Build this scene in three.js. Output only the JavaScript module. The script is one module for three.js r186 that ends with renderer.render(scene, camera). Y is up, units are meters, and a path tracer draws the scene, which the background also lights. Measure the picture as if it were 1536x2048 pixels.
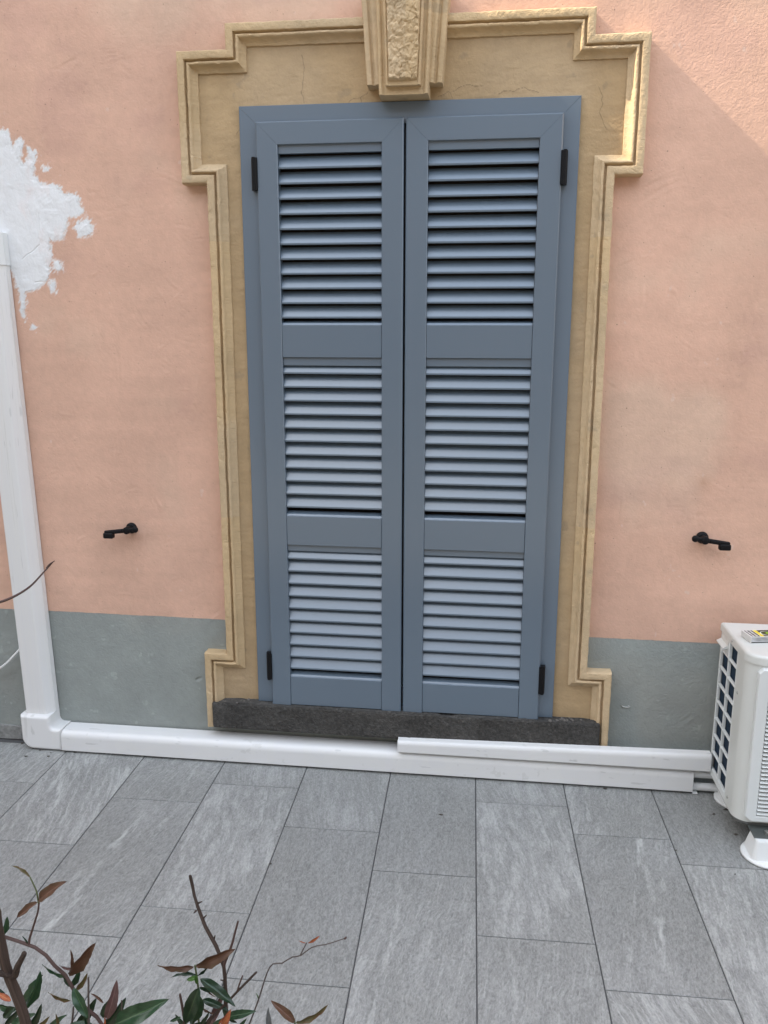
import * as THREE from 'three';
import { mergeGeometries } from 'three/addons/utils/BufferGeometryUtils.js';

// ---------------------------------------------------------------- camera, sky, sun, exposure
const scene = new THREE.Scene();
const camera = new THREE.PerspectiveCamera(65.97392, 0.75, 0.05, 400);
camera.position.set(0.2945, 1.6582, 2.8668);
camera.rotation.set(-0.2014, 0.1194, 0.0031, 'YXZ');
camera.setViewOffset(1536, 2048, -18.97, 20.78, 1536, 2048);
camera.updateProjectionMatrix(); camera.updateMatrixWorld(true);

const GRAZE = 4.2 * Math.PI / 180;
const SUN = new THREE.Vector3(-0.736 * Math.cos(GRAZE), 0.677 * Math.cos(GRAZE), Math.sin(GRAZE)).normalize();   // towards the sun
const sun = new THREE.DirectionalLight(new THREE.Color().setRGB(1, 0.85, 0.64), 5);
sun.position.copy(SUN).multiplyScalar(14); sun.castShadow = true;
Object.assign(sun.shadow.camera, { left: -6, right: 6, top: 6, bottom: -6, near: 0.5, far: 40 });
sun.shadow.mapSize.set(4096, 4096);
scene.add(sun, sun.target);
const EXPOSURE = 1.95;

// ---------------------------------------------------------------- noise, textures, helpers
function rng(seed) { let a = seed >>> 0; return () => { a = a + 0x6D2B79F5 | 0; let t = Math.imul(a ^ a >>> 15, 1 | a); t = t + Math.imul(t ^ t >>> 7, 61 | t) ^ t; return ((t ^ t >>> 14) >>> 0) / 4294967296; }; }
function h2(x, y, s) { let n = Math.imul(x, 374761393) + Math.imul(y, 668265263) + Math.imul(s, 1274126177) | 0; n = Math.imul(n ^ n >>> 13, 1274126177); n ^= n >>> 16; return (n >>> 0) / 4294967296; }
function vn(x, y, s = 0) {                       // value noise, -1 .. 1
  const xi = Math.floor(x), yi = Math.floor(y); let u = x - xi, v = y - yi;
  u = u * u * u * (u * (u * 6 - 15) + 10); v = v * v * v * (v * (v * 6 - 15) + 10);
  const a = h2(xi, yi, s), b = h2(xi + 1, yi, s), c = h2(xi, yi + 1, s), d = h2(xi + 1, yi + 1, s);
  return (a + (b - a) * u + (c - a) * v + (a - b - c + d) * u * v) * 2 - 1;
}
function fbm(x, y, s = 0, o = 4) { let r = 0, a = 0.5; for (let i = 0; i < o; i++) { r += a * vn(x, y, s + i * 17); x = x * 2.03 + 3.1; y = y * 2.03 - 1.7; a *= 0.5; } return r; }
function n3(x, y, z, s = 0) { return (vn(x + z * 0.71, y - z * 0.53, s) + vn(y + x * 0.37 + 9.2, z - x * 0.41, s + 5) + vn(z + y * 0.29 - 4.1, x + y * 0.17, s + 11)) * 0.55; }
const clamp = (x, a = 0, b = 1) => Math.min(b, Math.max(a, x));
const sm = (a, b, x) => { const t = clamp((x - a) / (b - a)); return t * t * (3 - 2 * t); };
const lerp = (a, b, t) => a + (b - a) * t;
const s8 = v => { v = clamp(v); return Math.round(255 * (v <= 0.0031308 ? 12.92 * v : 1.055 * Math.pow(v, 1 / 2.4) - 0.055)); };
function tex(w, h, fn, srgb = true, repeat = true) {        // fn(u, v) -> linear [r, g, b] or a height 0..1
  const d = new Uint8Array(w * h * 4);
  for (let j = 0; j < h; j++) for (let i = 0; i < w; i++) {
    const c = fn((i + 0.5) / w, (j + 0.5) / h), k = (j * w + i) * 4;
    if (srgb) { d[k] = s8(c[0]); d[k + 1] = s8(c[1]); d[k + 2] = s8(c[2]); }
    else d[k] = d[k + 1] = d[k + 2] = Math.round(255 * clamp(c));
    d[k + 3] = 255;
  }
  const t = new THREE.DataTexture(d, w, h, THREE.RGBAFormat);
  t.colorSpace = srgb ? THREE.SRGBColorSpace : THREE.NoColorSpace;
  t.magFilter = THREE.LinearFilter; t.minFilter = THREE.LinearMipmapLinearFilter; t.generateMipmaps = true;
  t.wrapS = t.wrapT = repeat ? THREE.RepeatWrapping : THREE.ClampToEdgeWrapping; t.needsUpdate = true;
  return t;
}
function pvn(u, v, f, s) { // tiling value noise on the unit square
  const x = u * f, y = v * f, xi = Math.floor(x), yi = Math.floor(y); let a = x - xi, b = y - yi; a = a * a * (3 - 2 * a); b = b * b * (3 - 2 * b);
  const q = (i, j) => h2(((xi + i) % f + f) % f, ((yi + j) % f + f) % f, s);
  return lerp(lerp(q(0, 0), q(1, 0), a), lerp(q(0, 1), q(1, 1), a), b) * 2 - 1;
}
const V = (x, y, z) => new THREE.Vector3(x, y, z);
const mat = (rgb, o = {}) => new THREE.MeshStandardMaterial({ color: new THREE.Color().setRGB(...rgb), roughness: 0.8, ...o });

const used = {};
function numbered(n) { used[n] = (used[n] ?? -1) + 1; return used[n] ? n + '_' + String(used[n]).padStart(3, '0') : n; }
function tag(o, label, category, group) { o.userData.label = label; o.userData.category = category; if (group) o.userData.group = group; return o; }
function thing(name, label, category, pos = [0, 0, 0], group) { const g = new THREE.Group(); g.name = numbered(name); g.position.set(...pos); scene.add(g); return tag(g, label, category, group); }
function part(name, geo, m, parent) { const o = new THREE.Mesh(geo, m); o.name = parent === scene ? numbered(name) : name + (parent.userData['#' + name] ? '_' + String(parent.userData['#' + name]).padStart(3, '0') : ''); if (parent !== scene) counts(parent, name); o.castShadow = o.receiveShadow = true; parent.add(o); return o; }
function counts(p, n) { Object.defineProperty(p.userData, '#' + n, { value: (p.userData['#' + n] || 0) + 1, enumerable: false, configurable: true, writable: true }); }
function solo(name, geo, m, label, category, group) { return tag(part(name, geo, m, scene), label, category, group); }
function struct(name, geo, m) { const o = part(name, geo, m, scene); o.userData.kind = 'structure'; return o; }

function grid(nu, nv, fn, keep, uvf) {               // a sheet of nu x nv quads, fn(u, v) -> [x, y, z]
  const P = new Float32Array((nu + 1) * (nv + 1) * 3), U = new Float32Array((nu + 1) * (nv + 1) * 2), I = [];
  for (let j = 0, k = 0; j <= nv; j++) for (let i = 0; i <= nu; i++, k++) {
    const p = fn(i / nu, j / nv); P[k * 3] = p[0]; P[k * 3 + 1] = p[1]; P[k * 3 + 2] = p[2];
    const w = uvf ? uvf(p, i / nu, j / nv) : [i / nu, j / nv]; U[k * 2] = w[0]; U[k * 2 + 1] = w[1];
  }
  for (let j = 0; j < nv; j++) for (let i = 0; i < nu; i++) {
    const a = j * (nu + 1) + i, b = a + 1, c = a + nu + 1, d = c + 1;
    if (keep && !keep((P[a * 3] + P[d * 3]) / 2, (P[a * 3 + 1] + P[d * 3 + 1]) / 2)) continue;
    I.push(a, b, d, a, d, c);
  }
  const g = new THREE.BufferGeometry(); g.setAttribute('position', new THREE.BufferAttribute(P, 3)); g.setAttribute('uv', new THREE.BufferAttribute(U, 2)); g.setIndex(I); g.computeVertexNormals(); return g;
}
function smooth(g, crease = 0.5) {                   // normals shared by coincident points whose faces turn less than the crease
  g = g.index ? g.toNonIndexed() : g; const p = g.attributes.position, n = p.count, map = new Map(), fn = [], A = V(), B = V(), C = V();
  for (let f = 0; f < n / 3; f++) { A.fromBufferAttribute(p, f * 3); B.fromBufferAttribute(p, f * 3 + 1).sub(A); C.fromBufferAttribute(p, f * 3 + 2).sub(A); fn.push(V().crossVectors(B, C)); }
  const key = i => Math.round(p.getX(i) * 1e5) + ',' + Math.round(p.getY(i) * 1e5) + ',' + Math.round(p.getZ(i) * 1e5);
  const keys = []; for (let i = 0; i < n; i++) { const k = key(i); keys.push(k); if (!map.has(k)) map.set(k, []); map.get(k).push(Math.floor(i / 3)); }
  const out = new Float32Array(n * 3), cs = Math.cos(crease);
  for (let i = 0; i < n; i++) { const me = fn[Math.floor(i / 3)], ml = me.length() || 1, s = V(); for (const f of map.get(keys[i])) { const l = fn[f].length(); if (l && me.dot(fn[f]) / l / ml > cs) s.add(fn[f]); } s.normalize(); if (!s.lengthSq()) s.set(0, 0, 1); out.set([s.x, s.y, s.z], i * 3); }
  g.setAttribute('normal', new THREE.BufferAttribute(out, 3)); return g;
}
function metreUV(g, k = 1, ox = 0, oy = 0, ky = k) {         // uv in metres by the way each face points
  g = g.index ? g.toNonIndexed() : g; const p = g.attributes.position, n = g.attributes.normal, U = new Float32Array(p.count * 2);
  for (let i = 0; i < p.count; i++) { const X = Math.abs(n.getX(i)), Y = Math.abs(n.getY(i)), Z = Math.abs(n.getZ(i)); const [a, b] = Z >= X && Z >= Y ? [p.getX(i), p.getY(i)] : Y >= X ? [p.getX(i), p.getZ(i)] : [p.getZ(i), p.getY(i)]; U[i * 2] = a * k + ox; U[i * 2 + 1] = b * ky + oy; }
  g.setAttribute('uv', new THREE.BufferAttribute(U, 2)); return g;
}
function rbox(x0, x1, y0, y1, z0, z1, r = 0.002, seg = 1, step = 0) {   // rounded box between limits; step > 0 subdivides it for displacement
  const w = x1 - x0, h = y1 - y0, d = z1 - z0; r = Math.min(r, w / 2.01, h / 2.01, d / 2.01);
  const axis = (l) => { const a = []; for (let i = 0; i <= seg; i++) a.push(r * i / seg); if (step) { const n = Math.ceil((l - 2 * r) / step); for (let i = 1; i < n; i++) a.push(r + (l - 2 * r) * i / n); } for (let i = 0; i <= seg; i++) a.push(l - r + r * i / seg); return a; };
  const AX = axis(w), AY = axis(h), AZ = axis(d), P = [], N = [];
  const put = (x, y, z) => { const ix = clamp(x, r, w - r), iy = clamp(y, r, h - r), iz = clamp(z, r, d - r); const v = V(x - ix, y - iy, z - iz); v.normalize(); P.push(x0 + ix + v.x * r, y0 + iy + v.y * r, z0 + iz + v.z * r); N.push(v.x, v.y, v.z); };
  const face = (A, B, f, flip) => { for (let i = 0; i < A.length - 1; i++) for (let j = 0; j < B.length - 1; j++) { const q = [[A[i], B[j]], [A[i + 1], B[j]], [A[i + 1], B[j + 1]], [A[i], B[j + 1]]]; for (const t of flip ? [0, 2, 1, 0, 3, 2] : [0, 1, 2, 0, 2, 3]) put(...f(...q[t])); } };
  face(AX, AY, (a, b) => [a, b, d], false); face(AX, AY, (a, b) => [a, b, 0], true);
  face(AX, AZ, (a, b) => [a, h, b], true); face(AX, AZ, (a, b) => [a, 0, b], false);
  face(AY, AZ, (a, b) => [w, a, b], false); face(AY, AZ, (a, b) => [0, a, b], true);
  const g = new THREE.BufferGeometry(); g.setAttribute('position', new THREE.Float32BufferAttribute(P, 3)); g.setAttribute('normal', new THREE.Float32BufferAttribute(N, 3));
  return metreUV(g);
}
function displace(g, fn, crease = 1) { const p = g.attributes.position; for (let i = 0; i < p.count; i++) { const d = fn(p.getX(i), p.getY(i), p.getZ(i)); p.setXYZ(i, p.getX(i) + d[0], p.getY(i) + d[1], p.getZ(i) + d[2]); } return smooth(g, crease); }
const merge = a => mergeGeometries(a.map(g => { g = g.index ? g.toNonIndexed() : g; if (!g.attributes.uv) metreUV(g); return g; }));
function prism(poly, x0, x1, along = 'x', bevel = 0) {   // closed polygon extruded along an axis; poly is [a, b] pairs (z, y) for x
  const n = poly.length, P = [], quad = (a, b, c, d) => P.push(...a, ...b, ...c, ...a, ...c, ...d), at = (i, t) => { const [a, b] = poly[(i + n) % n]; return along === 'x' ? [t, b, a] : along === 'y' ? [a, t, b] : [a, b, t]; };
  for (let i = 0; i < n; i++) quad(at(i, x0), at(i, x1), at(i + 1, x1), at(i + 1, x0));
  const tri = THREE.ShapeUtils.triangulateShape(poly.map(p => new THREE.Vector2(...p)), []);
  for (const [a, b, c] of tri) { P.push(...at(a, x0), ...at(b, x0), ...at(c, x0), ...at(a, x1), ...at(c, x1), ...at(b, x1)); }
  const g = new THREE.BufferGeometry(); g.setAttribute('position', new THREE.Float32BufferAttribute(P, 3)); g.computeVertexNormals(); return metreUV(smooth(g, 0.45));
}
function tube(pts, r0, r1, seg = 24, rad = 8) {      // round bar through points with a radius that tapers, closed at both ends
  const c = new THREE.CatmullRomCurve3(pts, false, 'centripetal'), g = new THREE.TubeGeometry(c, seg, 1, rad, false), p = g.attributes.position;
  for (let i = 0; i <= seg; i++) { const o = c.getPointAt(i / seg), r = lerp(r0, r1, i / seg); for (let j = 0; j <= rad; j++) { const k = i * (rad + 1) + j; p.setXYZ(k, o.x + (p.getX(k) - o.x) * r, o.y + (p.getY(k) - o.y) * r, o.z + (p.getZ(k) - o.z) * r); } }
  const G = [g]; for (const [t, r] of [[0, r0], [1, r1]]) { const s = new THREE.SphereGeometry(r, rad, 4); const q = c.getPointAt(t); s.translate(q.x, q.y, q.z); G.push(s); }
  g.computeVertexNormals(); return merge(G);
}
const FOC = 1577.6077, EYE = V(0.2945, 1.6582, 2.8668), LOOK = new THREE.Quaternion().setFromEuler(new THREE.Euler(-0.2014, 0.1194, 0.0031, 'YXZ'));
function at(px, py, z) {                             // the point of the photograph's pixel at a given distance z from the wall
  const d = V((px - 768 - 18.97) / FOC, -(py - 1024 + 20.78) / FOC, -1).applyQuaternion(LOOK), t = (z - EYE.z) / d.z;
  return EYE.clone().addScaledVector(d, t);
}

// ---------------------------------------------------------------- sky
{
  const W = 1024, H = 512, d = new Float32Array(W * H * 4), R = SUN;
  for (let j = 0; j < H; j++) for (let i = 0; i < W; i++) {
    const el = ((j + 0.5) / H - 0.5) * Math.PI, az = ((i + 0.5) / W - 0.5) * 2 * Math.PI, y = Math.sin(el), cx = Math.cos(el) * Math.cos(az), cz = Math.cos(el) * Math.sin(az);
    const t = Math.pow(clamp(1 - Math.max(y, 0)), 2.4);
    let c = [lerp(0.62, 1.0, t), lerp(0.81, 1.03, t), lerp(1.14, 1.06, t)];
    if (y > 0) { const k = 1 / (y + 0.25), f = sm(-0.02, 0.42, fbm(cx * k * 1.6 + 4, cz * k * 1.6 + 1, 77, 5) + 0.08); const b = 1.45 + 0.25 * vn(cx * k * 3, cz * k * 3, 91); for (let q = 0; q < 3; q++) c[q] = lerp(c[q], b * [1, 1, 1][q], f * 0.78 * sm(0, 0.12, y)); }
    const mu = cx * R.x + y * R.y + cz * R.z, gl = 1.2 * Math.exp((mu - 1) * 5); c = c.map((v, q) => v + gl * [1, 0.93, 0.82][q]);
    if (y < 0) c = [0.22, 0.22, 0.21];
    d.set([c[0], c[1], c[2], 1], (j * W + i) * 4);
  }
  const t = new THREE.DataTexture(d, W, H, THREE.RGBAFormat, THREE.FloatType); t.mapping = THREE.EquirectangularReflectionMapping; t.colorSpace = THREE.LinearSRGBColorSpace; t.magFilter = t.minFilter = THREE.LinearFilter; t.wrapS = THREE.RepeatWrapping; t.needsUpdate = true;
  scene.background = t; scene.environment = t;
}

// ---------------------------------------------------------------- plaster relief of the wall (metres, sampled every 3 mm)
const HX0 = -1.95, HY0 = -0.06, HS = 0.003, HW = 1240, HH = 1020, HM = new Float32Array(HW * HH);
{
  const r = rng(41);
  for (let j = 0; j < HH; j++) for (let i = 0; i < HW; i++) {
    const x = HX0 + i * HS, y = HY0 + j * HS;
    const rough = sm(-0.15, 0.5, fbm(x * 2.6 + 1, y * 2.6, 3, 3) + 0.25 * sm(0.5, 1.4, x) * sm(1.7, 2.4, y));
    HM[j * HW + i] = 0.0022 * fbm(x * 1.5, y * 1.3, 5, 3) + 0.00045 * fbm(x * 14, y * 14, 8, 2) + (0.00008 + 0.00028 * rough) * fbm(x * 75, y * 75, 9, 2);
  }
  for (let s = 0; s < 2300; s++) {                   // trowel and brush strokes: arcs of parallel ridges
    const big = r() < 0.3, x0 = HX0 + r() * HW * HS, y0 = HY0 + r() * HH * HS, a0 = r() * 6.283, R = (0.08 + r() * 0.5) * (r() < 0.5 ? -1 : 1), L = 0.04 + r() * (big ? 0.22 : 0.1), w = 0.008 + r() * (big ? 0.05 : 0.022), A = (0.00010 + 0.00034 * r() * r()) * (fbm(x0 * 2.6 + 1, y0 * 2.6, 3, 3) > -0.05 ? 1.15 : 0.4), f = 0.008 + r() * 0.01, ss = s;
    let x = x0, y = y0, a = a0; const st = 0.002;
    for (let l = 0; l < L; l += st) {
      a += st / R; x += Math.cos(a) * st; y += Math.sin(a) * st; const e = sm(0, 0.25, l / L) * sm(1, 0.6, l / L);
      for (let q = -w; q <= w; q += 0.002) {
        const i = Math.round((x - Math.sin(a) * q - HX0) / HS), j = Math.round((y + Math.cos(a) * q - HY0) / HS); if (i < 0 || j < 0 || i >= HW || j >= HH) continue;
        HM[j * HW + i] += A * 1.45 * e * (1 - Math.abs(q / w)) * (vn(q / f * 2.2 + 50, l * 9, ss) + 0.4 * vn(q / f * 5, l * 40, ss + 3));
      }
    }
  }
}
function relief(x, y) { const u = clamp((x - HX0) / HS, 0, HW - 1.001), v = clamp((y - HY0) / HS, 0, HH - 1.001), i = Math.floor(u), j = Math.floor(v), a = u - i, b = v - j, k = j * HW + i; return lerp(lerp(HM[k], HM[k + 1], a), lerp(HM[k + HW], HM[k + HW + 1], a), b); }

// ---------------------------------------------------------------- materials
const grainBump = tex(512, 512, (u, v) => 0.5 + 0.22 * pvn(u, v, 64, 1) + 0.18 * pvn(u, v, 140, 2) + 0.12 * pvn(u, v, 24, 3), false);
const grainAt = (k) => { const t = grainBump.clone(); t.repeat.set(k, k); t.needsUpdate = true; return t; };
const WX0 = -1.9, WX1 = 1.75, WY1 = 2.95;
let fillerD;
{ // outline of the white filler: how far a point of the wall lies inside it
  const k = 320 / 1311, P = (a, b) => { const q = at(a * k, 220 + b * k, 0); return [q.x, q.y]; };
  const main = [[-160, 200], [-60, 120], [0, 160], [60, 165], [95, 240], [105, 300], [130, 240], [175, 240], [200, 290], [185, 330], [160, 400], [200, 440], [215, 400], [245, 400], [215, 290], [310, 360], [295, 400], [290, 480], [270, 520], [330, 590], [370, 600], [460, 610], [520, 680], [610, 690], [650, 720], [660, 780], [690, 830], [660, 865], [560, 885], [545, 960], [520, 1050], [440, 1075], [415, 1060], [415, 1120], [430, 1190], [410, 1260], [405, 1380], [360, 1420], [290, 1480], [210, 1490], [205, 1600], [190, 1640], [205, 1720], [170, 1640], [160, 1500], [130, 1420], [105, 1330], [80, 1310], [-200, 1310]].map(q => P(...q));
  const isl = [[[620, 920], [700, 900], [745, 905], [765, 1000], [730, 1030], [650, 1035], [615, 970]], [[440, 1235], [490, 1235], [512, 1305], [470, 1320], [440, 1300]], [[425, 1400], [455, 1405], [452, 1490], [415, 1480], [405, 1430]], [[265, 1765], [295, 1770], [290, 1795], [268, 1790]], [[355, 470], [400, 465], [395, 490], [365, 495]]].map(a => a.map(q => P(...q)));
  const sd = (x, y, pl) => { let d = 9, s = false; for (let i = 0, j = pl.length - 1; i < pl.length; j = i++) { d = Math.min(d, segDist(x, y, pl[i], pl[j])); if ((pl[i][1] > y) !== (pl[j][1] > y) && x < (pl[j][0] - pl[i][0]) * (y - pl[i][1]) / (pl[j][1] - pl[i][1]) + pl[i][0]) s = !s; } return s ? d : -d; };
  fillerD = (x, y) => { let d = sd(x, y, main); for (const i of isl) d = Math.max(d, sd(x, y, i)); const e = sm(-0.2, 0.4, fbm(x * 9, y * 9, 16, 2)); return d + lerp(0.004, 0.012, e) * fbm(x * 110 + y * 40, y * 90 - x * 60, 12, 4) + 0.003 * vn(x * 300, y * 300, 15) - 0.003; };
}
const pinkMap = tex(2048, 1660, (u, v) => {
  const x = lerp(WX0, WX1, u), y = v * WY1;
  let a = fbm(x * 1.3 + 3, y * 1.1, 21, 4), b = fbm(x * 6, y * 5, 22, 4), c = fbm(x * 55, y * 55, 23, 2), hz = fbm(x * 3, y * 24, 24, 3);
  let m = 1 + 0.08 * a + 0.10 * b + 0.06 * c + 0.06 * hz;
  const k = sm(0.08, 0.45, fbm(x * 2.2 + 8, y * 1.7, 25, 4));             // patches where the paint has worn towards a paler, yellower coat
  let col = [lerp(0.650, 0.645, k) * m, lerp(0.412, 0.446, k) * m, lerp(0.306, 0.334, k) * m];
  const d2 = sm(0.22, 0.5, fbm(x * 3.1 - 5, y * 4.2, 27, 5)); col = [col[0] * (1 - 0.05 * d2), col[1] * (1 - 0.06 * d2), col[2] * (1 - 0.04 * d2)];
  const w = sm(0.62, 0.75, fbm(x * 28, y * 22, 28, 3) + 0.25 * b); col = col.map((q, i) => lerp(q, [0.7, 0.55, 0.47][i], 0.5 * w));   // pale scuffs
  const st = Math.exp(-(((x - 1.06) / 0.025) ** 2) - (((y - 1.165) / 0.03) ** 2)) * (0.7 + 0.5 * c); col = [col[0] * (1 - 0.18 * st), col[1] * (1 - 0.22 * st), col[2] * (1 - 0.28 * st)];  // brown stain
  if (x < -1.05 && y > 1.62 && y < 2.52) { const d = fillerD(x, y), str = 0.5 + 0.5 * fbm(x * 40 + y * 30, y * 160 - x * 120, 29, 3), e = sm(-0.016, -0.001, d + 0.014 * fbm(x * 130 - y * 90, y * 45 + x * 30, 30, 3)) * sm(0.36, 0.66, str + 0.25 * sm(-0.012, 0, d)); col = col.map((q, i) => lerp(q, [0.78, 0.79, 0.79][i], 0.85 * e)); }
  if (h2(Math.floor(x * 500), Math.floor(y * 500), 7) > 0.9995) col = col.map(q => q * 0.45);
  return col;
}, true, false);
const dadoMap = tex(2048, 400, (u, v) => {
  const x = lerp(WX0, WX1, u), y = v * 0.7;
  const m = 1 + 0.12 * fbm(x * 2, y * 3, 31, 4) + 0.12 * fbm(x * 8, y * 7, 32, 4) + 0.06 * fbm(x * 60, y * 60, 33, 2), k = sm(0, 0.4, fbm(x * 3 + 2, y * 3, 34, 3));
  let col = [lerp(0.275, 0.29, k) * m, lerp(0.300, 0.302, k) * m, lerp(0.284, 0.278, k) * m];
  const s = sm(0.5, 0.62, fbm(x * 26, y * 26, 36, 3)); return col.map(q => q * (1 + 0.18 * s));
}, true, false);
const matPink = mat([1, 1, 1], { map: pinkMap, bumpMap: grainAt(1), bumpScale: 0.0009, roughness: 0.93 });
const matDado = mat([1, 1, 1], { map: dadoMap, bumpMap: matPink.bumpMap, bumpScale: 0.0014, roughness: 0.88 });
matPink.bumpMap.repeat.set(9, 7.5); matDado.bumpMap = grainAt(1); matDado.bumpMap.repeat.set(9, 1.8);

const crackSegs = [[[-0.165, 2.44], [-0.163, 2.462], [-0.140, 2.475], [-0.13, 2.487]], [[-0.165, 2.462], [-0.20, 2.458], [-0.21, 2.444]], [[-0.36, 2.45], [-0.365, 2.50], [-0.355, 2.56], [-0.362, 2.60]], [[0.14, 2.47], [0.19, 2.49], [0.25, 2.484]], [[0.62, 2.47], [0.64, 2.44], [0.63, 2.39], [0.655, 2.34]], [[0.10, 2.455], [0.13, 2.47], [0.15, 2.455]], [[-0.5, 2.35], [-0.56, 2.40], [-0.60, 2.36]], [[0.3, 2.46], [0.38, 2.475], [0.43, 2.46]]];
function segDist(x, y, a, b) { const dx = b[0] - a[0], dy = b[1] - a[1], t = clamp(((x - a[0]) * dx + (y - a[1]) * dy) / (dx * dx + dy * dy)); return Math.hypot(x - a[0] - dx * t, y - a[1] - dy * t); }
function crack(x, y) { if (y < 2.3 || y > 2.62) return 9; let d = 9; const wx = x + 0.004 * vn(x * 60, y * 60, 3), wy = y + 0.004 * vn(x * 60, y * 60, 4); for (const s of crackSegs) for (let i = 0; i + 1 < s.length; i++) d = Math.min(d, segDist(wx, wy, s[i], s[i + 1])); return d; }
function ochre(x, y) {
  const m = 1 + 0.14 * fbm(x * 4, y * 4, 51, 4) + 0.10 * fbm(x * 22, y * 26, 52, 3) + 0.05 * fbm(x * 120, y * 120, 53, 2), k = sm(-0.1, 0.4, fbm(x * 2.5 + 4, y * 2.5, 54, 4));
  let c = [lerp(0.530, 0.540, k) * m, lerp(0.388, 0.408, k) * m, lerp(0.222, 0.252, k) * m];
  const g = sm(0.45, 0.62, fbm(x * 17, y * 17, 55, 4)); c = c.map((q, i) => lerp(q, [0.25, 0.22, 0.17][i], 0.28 * g));       // grey weathering spots
  return c;
}
const ochreMap = tex(1024, 1024, (u, v) => ochre(u, v + 3), true, true), ochreBump = grainAt(3);
const matOchre = mat([1, 1, 1], { map: ochreMap, bumpMap: ochreBump, bumpScale: 0.0018, roughness: 0.88 });
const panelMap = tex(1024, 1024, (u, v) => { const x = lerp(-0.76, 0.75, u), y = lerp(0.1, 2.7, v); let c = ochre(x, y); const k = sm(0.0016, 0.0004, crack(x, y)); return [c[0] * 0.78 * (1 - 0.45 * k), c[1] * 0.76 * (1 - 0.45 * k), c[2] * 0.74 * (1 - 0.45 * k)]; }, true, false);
const matPanel = mat([1, 1, 1], { map: panelMap, roughness: 0.9, bumpMap: (() => { const t = grainAt(1); t.repeat.set(4, 6.5); return t; })(), bumpScale: 0.0012 });

const paintBump = grainAt(14);
const matPaint = new THREE.MeshPhysicalMaterial({ color: new THREE.Color().setRGB(0.116, 0.157, 0.202), roughness: 0.27, ior: 1.85, bumpMap: paintBump, bumpScale: 0.00004 });
const matBlack = new THREE.MeshPhysicalMaterial({ color: new THREE.Color().setRGB(0.008, 0.008, 0.009), roughness: 0.5, specularIntensity: 0.3 });
const matDark = mat([0.01, 0.01, 0.011], { roughness: 0.7 });
const matFiller = mat([0.78, 0.795, 0.805], { roughness: 0.85, bumpMap: grainAt(2), bumpScale: 0.0006, map: tex(512, 512, (u, v) => { const a = u + 0.05 * fbm(u * 8, v * 8, 63, 3), b = v + 0.05 * fbm(u * 8 + 5, v * 8, 64, 3), k = 0.96 + 0.06 * fbm(a * 6, b * 5, 61, 5), s = sm(0.30, 0.75, fbm(a * 7 + 3, b * 5, 62, 6)); return [k, k * lerp(1, 0.93, s), k * lerp(1, 0.91, s)]; }) });
const sootMap = tex(1024, 1024, (u, v) => { const k = 0.056 + 0.030 * fbm(u * 130, v * 130, 71, 3) + 0.022 * fbm(u * 9, v * 9, 72, 3); const s = sm(0.3, 0.6, fbm(u * 70, v * 70, 73, 4)); const b = Math.max(0.010, k) * (1 + 0.4 * s); return [b * 1.03, b * 0.98, b * 0.9]; });
const matSill = mat([1, 1, 1], { map: sootMap, roughness: 0.95, bumpMap: grainAt(3), bumpScale: 0.005 });
const smudge = tex(2048, 256, (u, v) => {            // white plastic with a few grey scuffs and dusty marks
  let k = 0.715 + 0.012 * fbm(u * 20, v * 3, 81, 3); const s = sm(0.46, 0.62, fbm(u * 90, v * 11, 82, 4) + 0.25 * fbm(u * 9 + 1, v * 1.2, 83, 2)), sc = sm(0.55, 0.60, fbm(u * 40 + v * 8, v * 22, 84, 3));
  return [k * (1 - 0.10 * s - 0.16 * sc), k * (1.0 - 0.10 * s - 0.16 * sc), k * (0.985 - 0.11 * s - 0.16 * sc)];
});
const matDuct = mat([1, 1, 1], { map: smudge, roughness: 0.38 });
const matPlastic = mat([0.72, 0.735, 0.725], { roughness: 0.4 });
const matCase = mat([0.62, 0.635, 0.605], { roughness: 0.36, bumpMap: grainAt(20), bumpScale: 0.00005 });
const matCaseWhite = mat([0.68, 0.705, 0.695], { roughness: 0.4 });
const matScrew = mat([0.55, 0.55, 0.53], { roughness: 0.3, metalness: 1 });

// ---------------------------------------------------------------- ground and terrace
struct('ground', new THREE.PlaneGeometry(300, 300).rotateX(-Math.PI / 2).translate(0, -0.06, 0), mat([0.21, 0.2, 0.17], { roughness: 1 }));
const TZ1 = 1.62;
const terrace = struct('terrace_floor', rbox(-3.2, 3.2, -0.05, -0.0035, -0.02, TZ1, 0.001), mat([0.085, 0.085, 0.085], { roughness: 0.95, bumpMap: grainAt(10), bumpScale: 0.001 }));
struct('soil', grid(120, 30, (u, v) => { const x = lerp(-3.2, 3.2, u), z = lerp(TZ1 + 0.01, 3.0, v); return [x, -0.03 + 0.015 * fbm(x * 9, z * 9, 5, 4), z]; }), mat([0.075, 0.055, 0.038], { roughness: 1, bumpMap: grainAt(8), bumpScale: 0.004 }));

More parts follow.
